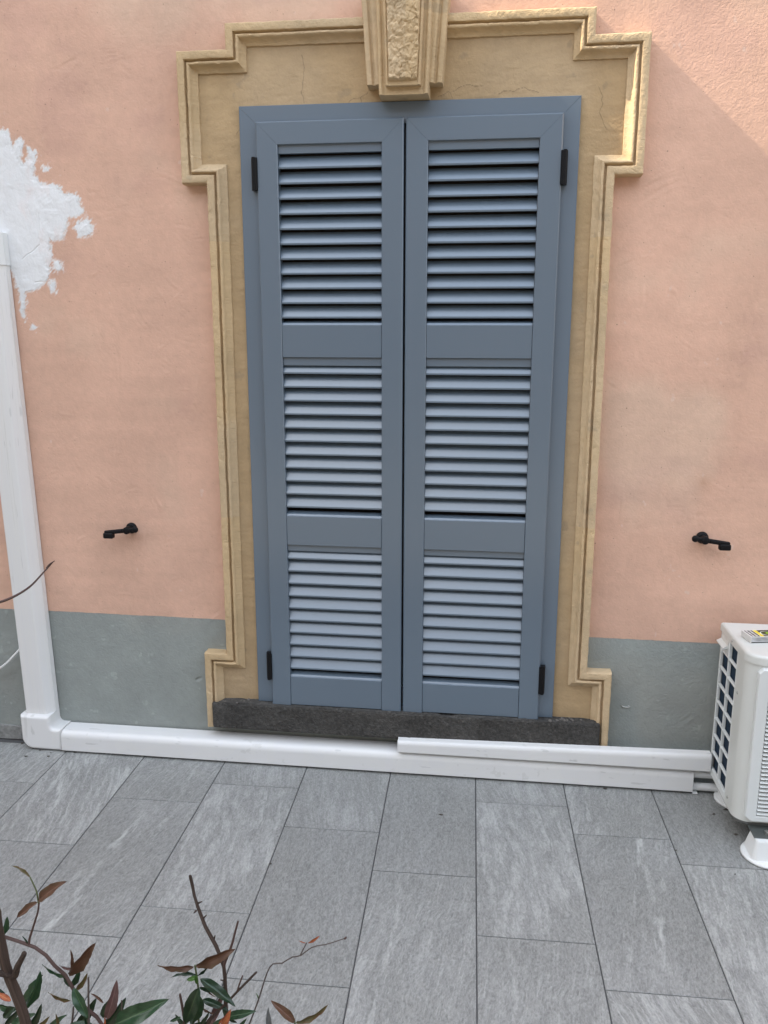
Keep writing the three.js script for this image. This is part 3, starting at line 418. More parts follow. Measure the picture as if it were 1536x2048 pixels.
// ---------------------------------------------------------------- white cable ducts
const ductPoly = (d, h, y0 = 0.008, zb = 0.004) => { const p = [[zb, y0]]; p.push([d - 0.004, y0], [d, y0 + 0.004]); const c = [d - 0.030, h - 0.030]; const k = Math.min(0.024, d * 0.4), y1 = y0 + (h - y0) * 0.66; p.push([d, y1]); for (let i = 1; i <= 6; i++) { const a = i / 7 * Math.PI / 2; p.push([d - k + k * Math.cos(a), y1 + (h - 0.0015 - y1) * Math.sin(a)]); } p.push([d - k - 0.001, h - 0.0015], [zb, h]); return p.reverse(); };
{
  const d1 = solo('cable_duct', metreUV(prism(ductPoly(0.087, 0.0945), -1.402, 0.7455, 'x'), 0.37, 0.2, 0.1, 2.9), matDuct, 'long white cable duct along the floor from the corner elbow under the sill', 'cable duct');
  d1.material = matDuct; d1.rotation.y = 0.002;
  solo('short_cable_duct', metreUV(prism(ductPoly(0.0845, 0.092), 0.742, 1.088, 'x'), 0.37, 0.4, 0.15, 2.9), matDuct, 'short white duct length at the end of the floor duct, beside the pipes', 'cable duct');
  solo('duct_lip', rbox(1.0885, 1.107, 0.003, 0.007, 0.045, 0.084, 0.001), matPlastic, 'thin white duct strip poking from the end of the short duct', 'duct strip');
  // second duct, lying loose on top: leans back on its left end
  const S = (d, h) => ductPoly(d, h, 0, 0).reverse().map(([z, y]) => [z, y]), a = S(0.033, 0.049), b = S(0.034, 0.069), n = a.length;
  const cs = (t) => a.map((p, i) => [lerp(-0.0195, 1.1415, t), lerp(0.1005, 0.1035, t) + lerp(p[1], b[i][1], t), 0.0645 + lerp(p[0], b[i][0], t)]);
  const P = [], A = cs(0), Bq = cs(1); for (let i = 0; i < n; i++) { const j = (i + 1) % n; P.push(...A[i], ...A[j], ...Bq[j], ...A[i], ...Bq[j], ...Bq[i]); }
  const tri = THREE.ShapeUtils.triangulateShape(a.map(p => new THREE.Vector2(...p)), []); for (const [i, j, k] of tri) P.push(...A[i], ...A[k], ...A[j], ...Bq[i], ...Bq[j], ...Bq[k]);
  const g = new THREE.BufferGeometry(); g.setAttribute('position', new THREE.Float32BufferAttribute(P, 3)); g.computeVertexNormals();
  solo('loose_duct', metreUV(smooth(g, 0.45), 0.31, 0.7, 0.4, 2.9), matDuct, 'slimmer white duct lying loose on top of the floor duct, reaching the air conditioner', 'cable duct');
  // upright duct at the left
  const vp = [[-0.061, 0.004], [0.060, 0.004], [0.0590, 0.0255], [0.0570, 0.0262], [0.0572, 0.0272], [0.0590, 0.0285], [0.057, 0.034], [0.040, 0.058], [0.034, 0.0625], [0.028, 0.064], [-0.042, 0.064], [-0.050, 0.061], [-0.058, 0.045]];
  const vg = prism(vp.slice().reverse(), 0, 1.90, 'y'), v = thing('upright_cable_duct', 'tall white duct climbing the wall at the left edge, up to the filler patch', 'cable duct'); part('duct_cover', vg, matDuct, v);
  metreUV(vg, 2.9, 0.3, 0.2, 0.37); v.position.set(-1.5085, 0.075, 0); v.rotation.z = 0.0235;
  const cap = prism(vp.map(([x, z]) => [x * 1.07, z < 0.01 ? z : z + 0.003]).reverse(), 0, 0.115, 'y'), c = part('end_cap', cap, matPlastic, v); c.position.set(-0.0005, 1.851, 0);
  // elbow
  const E = new THREE.Shape(); const q = [[-1.5785, 0.152], [-1.5785, 0.055]]; E.moveTo(...q[0]); E.lineTo(...q[1]); E.absarc(-1.528, 0.054, 0.0505, Math.PI, Math.PI * 1.5, false); E.lineTo(-1.404, 0.0035); E.lineTo(-1.404, 0.098); E.lineTo(-1.432, 0.098); E.quadraticCurveTo(-1.4475, 0.1, -1.4495, 0.118); E.lineTo(-1.4505, 0.152); E.closePath();
  const eg = new THREE.ExtrudeGeometry(E, { depth: 0.062, bevelEnabled: true, bevelThickness: 0.016, bevelSize: 0.013, bevelOffset: -0.013, bevelSegments: 4, curveSegments: 12 }); eg.translate(0.0, 0, 0.008);
  const back = new THREE.ExtrudeGeometry(E, { depth: 0.05, bevelEnabled: false, curveSegments: 12 }); back.scale(1, 1, 1); back.translate(0, 0, 0.002);
  const el = solo('duct_elbow', metreUV(smooth(merge([eg]), 0.6), 0.5, 0.1, 0.5), matDuct, 'white corner elbow joining the upright duct to the floor duct', 'duct elbow');
}
// pipes between duct and air conditioner
for (const [y, z, r, l] of [[0.072, 0.055, 0.0165, 'upper white insulated pipe running from the duct end to the air conditioner'], [0.022, 0.062, 0.0145, 'lower white insulated pipe running along the floor to the air conditioner']]) solo('insulated_pipe', tube([V(1.03, y, z), V(1.09, y, z), V(1.14, y + 0.002, z + 0.003), V(1.20, y + 0.004, z + 0.006)], r, r, 16, 14), mat([0.72, 0.73, 0.72], { roughness: 0.6, bumpMap: grainAt(8), bumpScale: 0.001 }), l, 'pipe', 'pipes at the duct end');
solo('white_cable', tube([at(47, 1290, 0.02), at(30, 1309, 0.03), at(6, 1332, 0.035), at(-40, 1356, 0.03), at(-120, 1370, 0.015)], 0.0048, 0.0048, 30, 10), matPlastic, 'thin white cable curving out from behind the upright duct', 'cable');
{ const g = new THREE.TorusGeometry(0.012, 0.002, 8, 24, Math.PI * 1.3); g.scale(1.25, 0.55, 1); g.rotateX(-0.5); const o = solo('wall_hook', g, mat([0.5, 0.5, 0.47], { roughness: 0.5 }), 'small pale wire hook in the grey wall base right of the window', 'hook'); o.position.copy(at(1251, 1412, 0.006)); o.rotation.z = Math.PI * 0.95; }

// ---------------------------------------------------------------- air conditioner
{
  const ac = thing('air_conditioner', 'white air conditioner outdoor unit standing at the right edge of the terrace', 'air conditioner', [1.146, 0.088, 0.065]);
  const W = 0.78, D = 0.312, Hh = 0.560, R = 0.052;                       // local: x right, y up, z towards the viewer
  const plan = (x0, x1, z0, z1, r, o = 0) => { const a = []; a.push([x1 - o, z0 + o], [x0 + o, z0 + o]); for (let i = 0; i <= 10; i++) { const t = i / 10 * Math.PI / 2; a.push([x0 + o + (r - o) - (r - o) * Math.cos(t), z1 - r + (r - o) * Math.sin(t)]); } a.push([x1 - o, z1 - o]); return a; };
  // casing front and corner: wraps from the side grille to the front
  const shell = [...plan(0, W, 0.196, D, R).slice(1, -1), [0.0575, D]], inner = shell.slice().map(([x, z], i) => [x + 0.004, z - 0.004]).reverse();
  part('casing', merge([prism([...shell, ...inner].reverse(), 0, Hh, 'y'), rbox(0.537, W, 0, Hh, D - 0.004, D, 0.001), rbox(0.0578, 0.5368, 0, 0.03, D - 0.004, D, 0.001), rbox(0.0578, 0.5368, Hh - 0.044, Hh, D - 0.004, D, 0.001)]), matCase, ac);
  part('back_panel', rbox(0.0, W, 0.0, Hh, 0.0, 0.004, 0.001), matCase, ac);
  part('right_side', rbox(W - 0.003, W, 0.0, Hh, 0.0045, D - 0.006, 0.001), matCase, ac);
  part('base_pan', prism(plan(0.006, W - 0.006, 0.006, D - 0.006, R - 0.006).reverse(), -0.012, 0.012, 'y'), mat([0.12, 0.125, 0.12], { roughness: 0.6 }), ac);
  // side grille: two columns of openings
  const gr = []; const zc = [0.0045, 0.0135, 0.0995, 0.1065, 0.188, 0.1958], y0 = 0.012, y1 = Hh - 0.006, pitch = 0.0665;
  part('side_post', rbox(-0.0005, 0.010, 0, Hh, zc[0], zc[1] - 0.002, 0.002), matCaseWhite, ac); part('side_post', rbox(-0.0015, 0.010, 0.012, Hh - 0.003, zc[2], zc[3], 0.002), matCaseWhite, ac); part('side_post', rbox(-0.0005, 0.010, 0, Hh, zc[4], zc[5], 0.002), matCaseWhite, ac);
  part('side_bar', rbox(-0.0005, 0.0095, 0, 0.030, zc[1], zc[4], 0.002), matCaseWhite, ac);
  for (let i = 1; i <= 8; i++) { const yy = 0.030 + i * pitch - 0.010; if (i < 8) part('side_bar', rbox(-0.001, 0.0095, yy + 0.001, yy + 0.0092, zc[1] + 0.0003, zc[2] - 0.0003, 0.0025), matCaseWhite, ac); part('side_bar', rbox(-0.001, 0.0095, yy + 0.001 - (i === 8 ? 0.004 : 0), yy + 0.0092, zc[3] + 0.0003, zc[4] - 0.0003, 0.0025), matCaseWhite, ac); }
  part('side_bar', rbox(-0.0005, 0.0095, 0.030 + 7 * pitch + 0.0008, Hh, zc[1], zc[2], 0.002), matCaseWhite, ac);
  part('handle', prism([[0.0, 0.0], [-0.016, -0.004], [-0.019, -0.002], [-0.019, 0.001], [-0.004, 0.010], [0.0, 0.030]].map(([a, b]) => [a, b + Hh - 0.038]), 0.012, 0.092, 'z'), matCase, ac);
  // coil fins behind the grille
  { const G = []; for (let i = 0; i < 92; i++) G.push(rbox(0.0125, 0.034, 0.013, Hh - 0.0045, 0.0065 + i * 0.00205, 0.0068 + i * 0.00205, 0.0001)); for (let k = 0; k < 14; k++) G.push(new THREE.CylinderGeometry(0.0045, 0.0045, 0.188, 8).rotateX(Math.PI / 2).translate(0.024, 0.035 + k * 0.037, 0.1));
    const c = part('coil_fins', merge(G), mat([0.035, 0.06, 0.095], { roughness: 0.45 }), ac); c.userData.kind = 'stuff'; }
  // lid
  const lid = (o, ya, yb) => prism(plan(-0.004, W + 0.004, -0.004, D + 0.004, R + 0.004, o).reverse(), ya, yb, 'y');
  { const pl = o => plan(-0.004, W + 0.004, -0.004, D + 0.004, R + 0.004, o), rings = [[0, Hh - 0.004], [0, Hh + 0.017], [0.0018, Hh + 0.0225], [0.006, Hh + 0.026], [0.013, Hh + 0.0275]], P = []; const n = pl(0).length;
    for (let k = 0; k + 1 < rings.length; k++) { const A = pl(rings[k][0]), B = pl(rings[k + 1][0]); for (let i = 0; i < n; i++) { const j = (i + 1) % n, a = [A[i][0], rings[k][1], A[i][1]], b = [A[j][0], rings[k][1], A[j][1]], c = [B[j][0], rings[k + 1][1], B[j][1]], d = [B[i][0], rings[k + 1][1], B[i][1]]; P.push(...a, ...b, ...c, ...a, ...c, ...d); } }
    const T = pl(0.013), y = Hh + 0.0275, tri = THREE.ShapeUtils.triangulateShape(T.map(p => new THREE.Vector2(...p)), []); for (const [a, b, c] of tri) P.push(T[a][0], y, T[a][1], T[c][0], y, T[c][1], T[b][0], y, T[b][1]);
    const g = new THREE.BufferGeometry(); g.setAttribute('position', new THREE.Float32BufferAttribute(P, 3)); g.computeVertexNormals();
    const nn = g.attributes.normal, pp = g.attributes.position; part('lid', metreUV(smooth(g, 0.6)), matCase, ac); }
  for (const [x, y, z, rx] of [[-0.0045, Hh + 0.008, 0.135, 1], [-0.0005, 0.42, 0.226, 1], [-0.0005, 0.035, 0.226, 1]]) { const s = new THREE.CylinderGeometry(0.0048, 0.0052, 0.004, 14).rotateZ(Math.PI / 2); s.translate(x, y, z); part('screw', s, matScrew, ac); }
  // front grille panel, proud of the casing
  const fx = 0.027, fp = (o) => { const s = new THREE.Shape(); s.moveTo(fx + 0.02, 0.012); s.lineTo(0.56, 0.012); s.lineTo(0.56, Hh - 0.012); s.lineTo(fx + 0.012, Hh - 0.012); s.lineTo(fx, Hh - 0.026); s.lineTo(fx, 0.03); s.closePath(); const hl = new THREE.Path(); hl.moveTo(0.063, 0.034); hl.lineTo(0.063, Hh - 0.05); hl.lineTo(0.53, Hh - 0.05); hl.lineTo(0.53, 0.034); hl.closePath(); s.holes.push(hl); return s; };
  part('front_panel', metreUV(new THREE.ExtrudeGeometry(fp(), { depth: 0.012, bevelEnabled: true, bevelThickness: 0.005, bevelSize: 0.004, bevelOffset: -0.004, bevelSegments: 3 }).translate(0, 0, D + 0.0005)), matCaseWhite, ac);
  part('fan_shroud', merge([rbox(0.052, 0.056, 0.013, Hh - 0.004, 0.034, D - 0.005, 0.001), rbox(0.7, 0.704, 0.013, Hh - 0.004, 0.034, D - 0.005, 0.001), rbox(0.0565, 0.7, 0.013, Hh - 0.004, 0.03, 0.034, 0.001)]), mat([0.22, 0.22, 0.215], { roughness: 0.6 }), ac);
  const lou = prism([[D + 0.006, 0.0], [D + 0.016, -0.0028], [D + 0.0195, -0.0018], [D + 0.0185, 0.0005], [D + 0.006, 0.0045]], 0.0635, 0.5295, 'x');
  for (let i = 0; i < 33; i++) { const l = part('louvre', lou, matCaseWhite, ac); l.position.y = 0.042 + i * 0.0142; }
  part('grille_rib', rbox(0.071, 0.075, 0.0345, Hh - 0.0505, D + 0.0035, D + 0.0085, 0.001), mat([0.45, 0.46, 0.45]), ac);
  part('foot_bracket', rbox(0.045, 0.14, -0.016, -0.0122, 0.02, D + 0.065, 0.001), mat([0.09, 0.10, 0.095], { roughness: 0.45, metalness: 0.3 }), ac);
  part('bolt', new THREE.CylinderGeometry(0.009, 0.009, 0.010, 6).translate(0.093, -0.007, D + 0.042), matScrew, ac);
}
for (const [z, l] of [[0.425, 'white plastic support foot under the front corner of the air conditioner'], [0.105, 'white plastic support foot under the rear corner of the air conditioner']]) {
  const t = thing('support_foot', l, 'support foot', [1.2385, 0, z], 'support feet of the air conditioner');
  const fl = new THREE.LatheGeometry([[0.0001, 0.013], [0.070, 0.0125], [0.0755, 0.010], [0.0775, 0.0055], [0.0765, 0.0008], [0.0001, 0.0006]].map(q => new THREE.Vector2(...q)), 40); part('flange', fl, matPlastic, t);
  const lo = [[-0.056, -0.046], [0.056, -0.046], [0.056, 0.046], [-0.056, 0.046]], P = []; const ring = (k, y, c) => { const out = []; for (const [x, z, a] of [[-1, -1, 180], [1, -1, 270], [1, 1, 0], [-1, 1, 90]]) for (let i = 0; i <= 4; i++) { const th = (a + (i / 4) * 90) * Math.PI / 180; out.push([x * (0.059 * k - c) + c * Math.cos(th), y, z * (0.050 * k - c) + c * Math.sin(th)]); } return out; };
  const rings = [ring(1.0, 0.011, 0.018), ring(0.93, 0.03, 0.016), ring(0.77, 0.068, 0.012), ring(0.73, 0.072, 0.012), ring(0.0001, 0.072, 0)]; const n = rings[0].length;
  for (let k = 0; k + 1 < rings.length; k++) for (let i = 0; i < n; i++) { const j = (i + 1) % n, A = rings[k], B = rings[k + 1]; P.push(...A[i], ...B[j], ...A[j], ...A[i], ...B[i], ...B[j]); }
  const g = new THREE.BufferGeometry(); g.setAttribute('position', new THREE.Float32BufferAttribute(P, 3)); g.computeVertexNormals(); part('block', metreUV(smooth(g, 0.5)), matPlastic, t);
}
{ // small printed carton on the lid
  const cv = document.createElement('canvas'); cv.width = 256; cv.height = 160; const c = cv.getContext('2d');
  c.fillStyle = '#e9e9e6'; c.fillRect(0, 0, 256, 160); c.fillStyle = '#101012'; c.fillRect(6, 6, 62, 148); c.fillStyle = '#e8d21c'; c.fillRect(72, 6, 24, 148); c.fillStyle = '#15170f'; c.fillRect(98, 6, 152, 148);
  c.fillStyle = '#f2f2f0'; for (let i = 0; i < 2; i++) for (let j = 0; j < 9; j++) c.fillRect(14 + i * 26, 12 + j * 15.5, 16, 11 - (j * 7 + i * 3) % 4);
  c.fillStyle = '#e6ebe2'; c.beginPath(); c.arc(150, 86, 54, 0, 7); c.fill(); c.fillStyle = '#2b3a12'; c.beginPath(); c.arc(152, 84, 48, 0, 7); c.fill(); c.fillStyle = '#8fd31b'; c.beginPath(); c.ellipse(164, 84, 28, 20, 0.4, 0, 7); c.fill();
  const t1 = new THREE.CanvasTexture(cv); t1.colorSpace = THREE.SRGBColorSpace;
  const t = thing('printed_carton', 'small black and yellow printed carton lying on top of the air conditioner', 'carton', [1.186, 0.6762, 0.266]); t.rotation.y = 0.20;
  part('box', rbox(-0.006, 0.12, 0.0004, 0.021, -0.064, 0.0, 0.001), mat([0.62, 0.62, 0.6], { roughness: 0.5 }), t);
  const p = new THREE.PlaneGeometry(0.122, 0.061).rotateX(-Math.PI / 2); part('printed_top', p.translate(0.057, 0.0214, -0.032), mat([1, 1, 1], { map: t1, roughness: 0.35 }), t);
  const side = tex(128, 32, (u, v) => { const g = v < 0.16 ? 0.03 : v < 0.26 ? 0.7 : 0.3 + 0.25 * Math.pow(Math.abs(vn(u * 7 + v * 2, u * 3, 6)), 2); return [g, g, g]; }); part('printed_side', new THREE.PlaneGeometry(0.122, 0.0185).translate(0.057, 0.0105, 0.0004), mat([1, 1, 1], { map: side, roughness: 0.35 }), t);
}

// ---------------------------------------------------------------- crumbs on the floor
{
  const r = rng(31), G = []; const spots = [[45, 1486], [66, 1497], [80, 1500], [52, 1512], [97, 1512], [102, 1505], [150, 1504], [882, 1629], [1210, 1577], [1320, 1586], [1428, 1628], [1451, 1619], [1472, 1669], [1352, 1700], [1470, 1748], [541, 1727], [210, 1506]];
  for (const [px, py] of spots) { const d = at(px, py, 0), dir = d.sub(EYE).normalize(), t = -(EYE.y - 0.002) / dir.y, q = EYE.clone().addScaledVector(dir, t), s = 0.0018 + r() * 0.0028, g = new THREE.IcosahedronGeometry(s, 1); displace(g, (x, y, z) => { const k = 0.5 * vn(x * 600 + px, y * 500 + z * 400, 3); return [x * k, y * k - 0.5 * y, z * k]; }); g.rotateY(r() * 6); g.scale(1 + r(), 1, 1); g.translate(q.x, 0.0018, q.z); G.push(metreUV(g)); }
  const o = part('floor_crumbs', merge(G), mat([0.07, 0.06, 0.05], { roughness: 1 }), scene); o.userData.kind = 'stuff'; tag(o, 'dark crumbs and grit scattered on the grey tiles', 'debris');
}

// ---------------------------------------------------------------- neighbouring wing that keeps the terrace in shade
{
  const wing = thing('neighbouring_wing', 'plain pale wing of the house rising beyond the left end of the terrace', 'building');
  part('wing_wall', rbox(-12, -7.0, -0.06, 9.345, -3, 3.4, 0.01), mat([0.55, 0.4, 0.3], { roughness: 0.95 }), wing);
}

{ // added house behind the viewer, never in view: it closes off the low sky
  const o = thing('added_opposite_house', 'plain house across the courtyard behind the viewer', 'building');
  part('house_wall', rbox(-14, 16, -0.06, 6.5, 9, 15, 0.02), mat([0.42, 0.36, 0.29], { roughness: 0.95 }), o);
  part('roof', prism([[8.5, 6.5], [15.5, 6.5], [12, 8.1]], -14.4, 16.4, 'x'), mat([0.22, 0.10, 0.07], { roughness: 0.9 }), o);
  for (let i = 0; i < 8; i++) for (let k = 0; k < 2; k++) { const w = part('window', rbox(-12 + i * 3.4, -10.9 + i * 3.4, 0.9 + k * 2.9, 2.4 + k * 2.9, 8.97, 9.05, 0.01), mat([0.05, 0.055, 0.06], { roughness: 0.1 }), o); }
}

// ---------------------------------------------------------------- shrubs in the foreground
const bark = tex(128, 256, (u, v) => { const k = 0.09 + 0.05 * fbm(u * 10, v * 24, 501, 4) + 0.05 * sm(0.2, 0.5, fbm(u * 6, v * 9, 502, 3)); return [k * 0.85, k * 0.55, k * 0.42]; });
const matBark = mat([1, 1, 1], { map: bark, roughness: 0.85, bumpMap: grainAt(4), bumpScale: 0.002 }), matTwig = mat([0.07, 0.040, 0.034], { roughness: 0.75 }), matGreyTwig = mat([0.075, 0.06, 0.055], { roughness: 0.75 }), matGreenTwig = mat([0.09, 0.11, 0.05], { roughness: 0.6 });
const leafTex = (a, b, s, edge) => tex(96, 192, (u, v) => { const x = Math.abs(u - 0.5) * 2, rib = sm(0.07, 0.015, x), vein = sm(0.8, 0.97, Math.sin((v * 9 + x * 1.5) * 6.283)) * 0.4, k = 0.85 + 0.3 * fbm(u * 6, v * 9, s, 4), e = edge ? sm(0.4, 1, x + 0.5 * fbm(u * 5, v * 7, s + 2, 3)) : 0; return [0, 1, 2].map(i => lerp(lerp(a[i] * k, b[i], clamp(0.8 * rib + 0.3 * vein)), edge ? edge[i] : 0, e * 0.8)); });
const LM = (t, o = {}) => new THREE.MeshPhysicalMaterial({ map: t, roughness: 0.34, side: THREE.DoubleSide, ...o });
const leafMats = {
  green: LM(leafTex([0.014, 0.052, 0.022], [0.07, 0.13, 0.05], 601)), dark: LM(leafTex([0.008, 0.029, 0.013], [0.04, 0.085, 0.03], 602)), fresh: LM(leafTex([0.05, 0.13, 0.025], [0.12, 0.2, 0.06], 603)),
  bronze: LM(leafTex([0.098, 0.044, 0.026], [0.17, 0.09, 0.06], 604, [0.075, 0.045, 0.022]), { roughness: 0.42 }), olive: LM(leafTex([0.085, 0.070, 0.020], [0.15, 0.12, 0.05], 605, [0.12, 0.055, 0.025]), { roughness: 0.4 }), mauve: LM(leafTex([0.11, 0.058, 0.056], [0.24, 0.15, 0.14], 606), { roughness: 0.45 }), orange: LM(leafTex([0.36, 0.10, 0.03], [0.42, 0.18, 0.08], 607, [0.14, 0.03, 0.03]), { roughness: 0.6 }), grey: LM(leafTex([0.13, 0.14, 0.145], [0.2, 0.2, 0.2], 608), { roughness: 0.6 }) };
function leafGeo(wid, fold, bend, twist, ser) {      // unit-length leaf along +y, faces +z
  const g = grid(8, 18, (u, v) => { const s = u * 2 - 1, w = wid * Math.pow(Math.sin(Math.PI * Math.pow(v, 0.88)), 0.72) * (1 - 0.22 * v) * (1 + ser * Math.sin(v * 34 + (s > 0 ? 1 : 0)) * Math.abs(s)), t = twist * v, x = s * w, z = fold * Math.abs(s) * w * 1.2 - bend * v * v + 0.018 * Math.sin(v * 15 + s * 2) * Math.abs(s); return [x * Math.cos(t) - z * Math.sin(t), v, x * Math.sin(t) + z * Math.cos(t)]; });
  return g;
}
const leafGeos = [leafGeo(0.130, 0.45, 0.12, 0.2, 0.02), leafGeo(0.142, 0.4, 0.20, -0.25, 0.03), leafGeo(0.120, 0.6, 0.08, 0.4, 0.05), leafGeo(0.085, 0.8, 0.16, -0.5, 0.06), leafGeo(0.18, 0.4, 0.16, 0.15, 0.02)];
function addLeaf(par, kind, g, b, t, tilt = 0, flip = 0, name = 'leaf') {       // b and t: base and tip points
  const d = t.clone().sub(b), L = d.length(), y = d.clone().normalize(), cam = V(0.2, 1.6, 3.2).sub(b).normalize(); let z = cam.sub(y.clone().multiplyScalar(cam.dot(y))).normalize(); z.applyAxisAngle(y, tilt); const x = V().crossVectors(y, z).normalize();
  const o = part(name, leafGeos[g], leafMats[kind], par); const m = new THREE.Matrix4().makeBasis(x, y, z); o.quaternion.setFromRotationMatrix(m); o.scale.setScalar(L); o.position.copy(b).sub(par.position); return o;
}
function stem(par, pts, r0, r1, m, seg = 22, rad = 8, wob = 0) { const q = pts.map(p => p.clone().sub(par.position)); const g = tube(q, r0, r1, seg, rad); if (wob) displace(g, (x, y, z) => [wob * n3(x * 150, y * 150, z * 150, 3), wob * n3(x * 150, y * 90, z * 150, 7), wob * n3(x * 150, y * 150, z * 120, 9)], 1.2); return part('stem', g, m, par); }
{ // left shrub
  const zb = 1.98, root = V(-0.33, -0.03, 2.12), s = thing('leafy_shrub', 'leafy shrub with a thick brown stem at the lower left corner', 'shrub', [root.x, root.y, root.z]);
  const A = (x, y, dz = 0) => at(x, y, zb + dz);
  stem(s, [A(-14, 1800, 0.14), A(0, 1872, 0.14), A(13, 1935, 0.14), A(29, 1979, 0.14), A(52, 2048, 0.14), V(-0.30, 0.3, 2.12), root], 0.0056, 0.0098, matBark, 60, 12, 0.0011);
  stem(s, [A(30, 1950, 0.14), A(36, 1932, 0.145), A(48, 1908, 0.15)], 0.0042, 0.0032, matBark, 12, 8, 0.0005);
  stem(s, [A(26, 1950, 0.14), A(10, 1948, 0.145), A(-16, 1942, 0.15)], 0.0042, 0.003, matBark, 12, 8, 0.0005);
  stem(s, [A(-8, 1868), A(20, 1877), A(66, 1893), A(84, 1902), A(106, 1928), A(133, 1953), A(146, 1977), A(177, 2023), A(206, 2048), V(-0.24, 0.4, 2.06), root], 0.0022, 0.0042, matTwig, 50, 7);
  stem(s, [A(58, 1889), A(59, 1878), A(66, 1855), A(76, 1822), A(78, 1806)], 0.0017, 0.0012, matTwig, 20, 7); stem(s, [A(77, 1806), A(73, 1783), A(60, 1754)], 0.0012, 0.0009, matGreenTwig, 12, 6);
  stem(s, [A(177, 1955, 0.02), A(177, 2000, 0.02), A(178, 2060, 0.02)], 0.0012, 0.0016, matGreyTwig, 8, 6); stem(s, [A(243, 2001), A(244, 2060)], 0.0009, 0.0012, matGreyTwig, 6, 6); stem(s, [A(147, 2014), A(143, 2060)], 0.0012, 0.0015, matGreyTwig, 6, 6);
  stem(s, [A(-30, 1210, 0.05), A(0, 1204, 0.04), A(30, 1192, 0.03), A(60, 1173, 0.02), A(85, 1147, 0.01), A(104, 1126, 0)], 0.0019, 0.0008, matTwig, 30, 7); stem(s, [A(94, 1136, 0.004), A(100, 1128, 0.004), A(109, 1122, 0.002)], 0.0016, 0.0006, matTwig, 8, 6);
  stem(s, [A(-30, 1210, 0.05), A(-120, 1300, 0.07), A(-200, 1700, 0.10), root], 0.0022, 0.004, matTwig, 30, 7);
  for (const [k, g, bx, by, tx, ty, tilt, dz = 0, dt = 0] of [
    ['olive', 3, 60, 1754, 27, 1727, 0.5], ['bronze', 0, 77, 1801, 121, 1763, -0.5, 0, 0.03], ['bronze', 2, 75, 1804, 29, 1836, 0.7], ['green', 4, 5, 1872, 17, 1838, 0.9], ['dark', 3, 57, 1888, 45, 1872, 0],
    ['green', 0, 134, 1953, 80, 1936, -0.9], ['bronze', 2, 138, 1950, 187, 1894, 0.7, 0, 0.03], ['bronze', 3, 143, 1940, 145, 1903, 0.3], ['mauve', 0, 146, 1938, 117, 1934, -0.5], ['green', 4, 143, 1974, 160, 1943, 0.7, -0.01], ['dark', 4, 144, 1973, 124, 1955, -0.4, -0.01],
    ['olive', 2, 142, 2001, 94, 1989, -0.7], ['green', 4, 147, 1976, 174, 2040, 0.2, 0.02, 0.03], ['olive', 1, 150, 1982, 176, 1955, 0.6], ['bronze', 3, 207, 2006, 183, 1985, 0.2], ['mauve', 1, 213, 2038, 236, 1974, 0.3, 0.01], ['dark', 4, 205, 2036, 212, 2004, -0.5], ['green', 1, 228, 2050, 314, 2009, -0.4, 0.02, 0.04], ['dark', 1, 205, 2060, 250, 2010, 0.3, -0.02],
    ['green', 1, 50, 2018, 90, 1956, 0.9, 0.03], ['green', 2, 46, 2020, 77, 1950, -0.7, 0.02], ['orange', 4, 22, 2002, -8, 1985, 0.4, 0.06], ['green', 4, 34, 2018, -14, 2014, -0.5, 0.05], ['dark', 4, 30, 2014, 0, 2040, 0.3, 0.06], ['dark', 1, 150, 2060, 190, 2010, 0.2], ['green', 4, 20, 2060, 62, 2026, -0.6, 0.04], ['olive', 1, 70, 2060, 96, 2040, 0.2, 0.03], ['orange', 3, 206, 2060, 212, 2034, 0.4, 0.01], ['dark', 1, 60, 2058, 84, 2018, 0.4, 0.0], ['dark', 0, 10, 2050, 40, 2020, 0.4, 0.03], ['green', 0, 96, 2060, 128, 2030, -0.4, -0.01], ['dark', 2, 180, 2062, 168, 2028, 0.5, 0.02], ['bronze', 3, 246, 2060, 268, 2034, 0.4, 0.0], ['dark', 0, 14, 2000, -10, 1972, 0.6, 0.03], ['olive', 3, 120, 2060, 112, 2030, -0.3, 0.0], ['green', 1, 190, 2056, 142, 2040, 0.5, 0.01]]) addLeaf(s, k, g, A(bx, by, dz), A(tx, ty, dz + dt * 0.5), tilt);
}
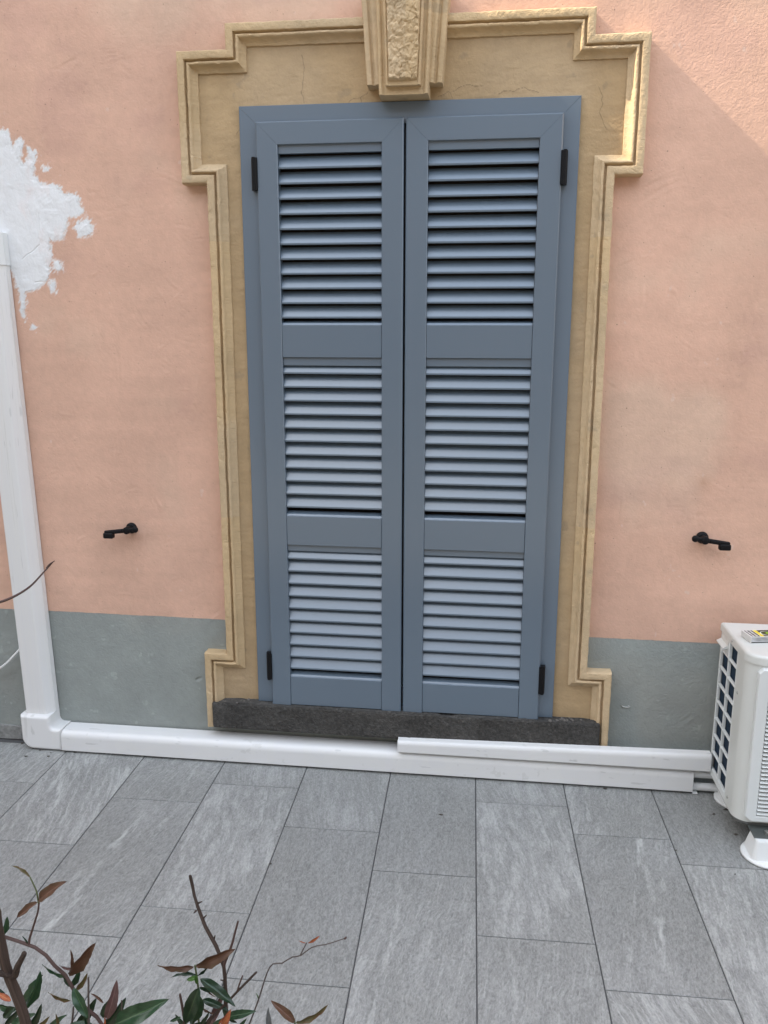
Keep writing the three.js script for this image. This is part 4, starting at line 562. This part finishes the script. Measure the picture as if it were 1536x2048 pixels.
{ // middle shrub
  const zb = 1.90, root = V(-0.05, -0.03, 2.02), s = thing('leafy_shrub', 'sparse shrub with cut woody sticks and dark green leaves left of the bottom centre', 'shrub', [root.x, root.y, root.z]);
  const A = (x, y, dz = 0) => at(x, y, zb + dz);
  stem(s, [A(381, 1752, -0.04), A(386, 1776, -0.04), A(394, 1808, -0.03), A(409, 1849, -0.02), A(434, 1896, -0.01), A(446, 1931), A(451, 1975), A(452, 2011), A(453, 2060), V(-0.04, 0.3, 1.99), root], 0.0023, 0.0056, matBark, 60, 9, 0.0009);
  for (const [a, b, c, d] of [[397, 1806, 404, 1803], [392, 1822, 388, 1826], [407, 1836, 413, 1830], [420, 1872, 415, 1867], [428, 1878, 430, 1871], [450, 1962, 441, 1960]]) stem(s, [A(a, b, -0.02), A(c, d, -0.015)], 0.0016, 0.0007, matBark, 4, 5);
  stem(s, [A(476, 1843), A(470, 1865), A(464, 1888), A(456, 1910), A(448, 1931), A(450, 1960)], 0.0014, 0.0026, matTwig, 26, 7);
  stem(s, [A(512, 1945, 0.04), A(475, 1983, 0.04), A(448, 2011, 0.03), A(412, 2050, 0.03), A(405, 2080, 0.02), root], 0.0016, 0.004, matBark, 36, 7, 0.0004); stem(s, [A(474, 1984, 0.04), A(479, 1968, 0.04), A(485, 1952, 0.04)], 0.0015, 0.0012, matTwig, 8, 6);
  stem(s, [A(390, 1931, 0.02), A(394, 1955, 0.02), A(397, 1980, 0.01), A(398, 2060), root], 0.0014, 0.003, matGreenTwig, 30, 7); stem(s, [A(360, 1989, 0.05), A(364, 2010, 0.05), A(372, 2060, 0.05)], 0.0017, 0.0022, matTwig, 10, 7);
  stem(s, [A(691, 1876, 0.02), A(655, 1888, 0.02), A(625, 1894, 0.02), A(601, 1911, 0.02), A(582, 1915, 0.01), A(565, 1926, 0.01), A(543, 1930), A(516, 2002), A(498, 2050), A(470, 2120), root], 0.0007, 0.0028, matGreyTwig, 90, 7); stem(s, [A(601, 1909, 0.02), A(607, 1898, 0.02), A(613, 1886, 0.02)], 0.001, 0.0008, matGreyTwig, 6, 6); stem(s, [A(690, 1877, 0.02), A(692, 1875, 0.02)], 0.0016, 0.0014, matTwig, 4, 6);
  stem(s, [A(590, 2044, 0.06), A(588, 2075, 0.06), V(0.0, 0.3, 2.0), root], 0.0012, 0.002, matGreenTwig, 20, 6);
  for (const [k, g, bx, by, tx, ty, tilt, dz = 0, dt = 0] of [
    ['bronze', 2, 389, 1933, 314, 1937, -0.5, 0.02, 0.02], ['bronze', 2, 392, 1932, 466, 1903, 0.6, 0.02, 0.03], ['dark', 3, 394, 1951, 341, 1947, 0.6, 0.02], ['fresh', 4, 396, 1955, 371, 1960, 0.4, 0.03], ['fresh', 4, 394, 1950, 392, 1972, 0.4, 0.035], ['dark', 1, 394, 1951, 420, 1935, 0.9, 0.02], ['dark', 0, 400, 1957, 472, 2008, -0.4, 0.03, 0.03], ['dark', 1, 399, 1975, 446, 1983, 0.5, 0.01],
    ['dark', 4, 398, 1975, 366, 2058, 0.1, 0.05, 0.03], ['green', 4, 396, 1990, 388, 2062, -0.5, 0.04], ['dark', 0, 404, 1999, 456, 2018, -0.3, 0.02, 0.02], ['bronze', 3, 401, 2012, 430, 2034, 0.4, 0.02], ['bronze', 3, 414, 1978, 430, 1998, 0.5, 0.01], ['mauve', 2, 425, 2030, 447, 1988, 0.4, 0.0], ['green', 1, 455, 2034, 503, 2023, -0.5, 0.03, 0.02], ['dark', 1, 446, 2012, 470, 2056, 0.3, 0.02], ['orange', 4, 444, 2056, 460, 2024, 0.3, 0.05], ['orange', 3, 437, 2050, 452, 2030, -0.6, 0.05], ['green', 2, 362, 2034, 338, 2044, 0.3, 0.02], ['dark', 1, 400, 2050, 418, 2030, 0.3, 0.03], ['mauve', 0, 408, 2058, 440, 2020, 0.2, 0.0], ['dark', 1, 384, 2050, 420, 2048, 0.2, 0.02], ['dark', 0, 372, 2062, 352, 2030, 0.5, 0.01], ['green', 0, 420, 2060, 444, 2036, -0.4, 0.04], ['dark', 2, 396, 2020, 376, 2004, 0.5, 0.0], ['green', 0, 470, 2062, 492, 2040, 0.4, 0.02],
    ['orange', 2, 616, 1886, 639, 1873, 0.7, 0.02], ['orange', 3, 612, 1886, 597, 1882, -0.5, 0.02], ['fresh', 3, 517, 1998, 513, 1986, 0.2], ['bronze', 0, 590, 2045, 546, 2003, 0.6, 0.06, 0.02], ['olive', 3, 592, 2045, 656, 2023, 0.4, 0.06, 0.02], ['grey', 2, 538, 2062, 536, 2018, 0.4, 0.05]]) addLeaf(s, k, g, A(bx, by, dz), A(tx, ty, dz + dt * 0.5), tilt);
}

// ---------------------------------------------------------------- render
scene.traverse(o => { if (o.isMesh) { o.castShadow = o.receiveShadow = true; } });
const renderer = new THREE.WebGLRenderer({ antialias: true });
renderer.toneMapping = THREE.LinearToneMapping; renderer.toneMappingExposure = EXPOSURE; renderer.shadowMap.enabled = true;
renderer.setSize(768, 1024);
renderer.render(scene, camera);
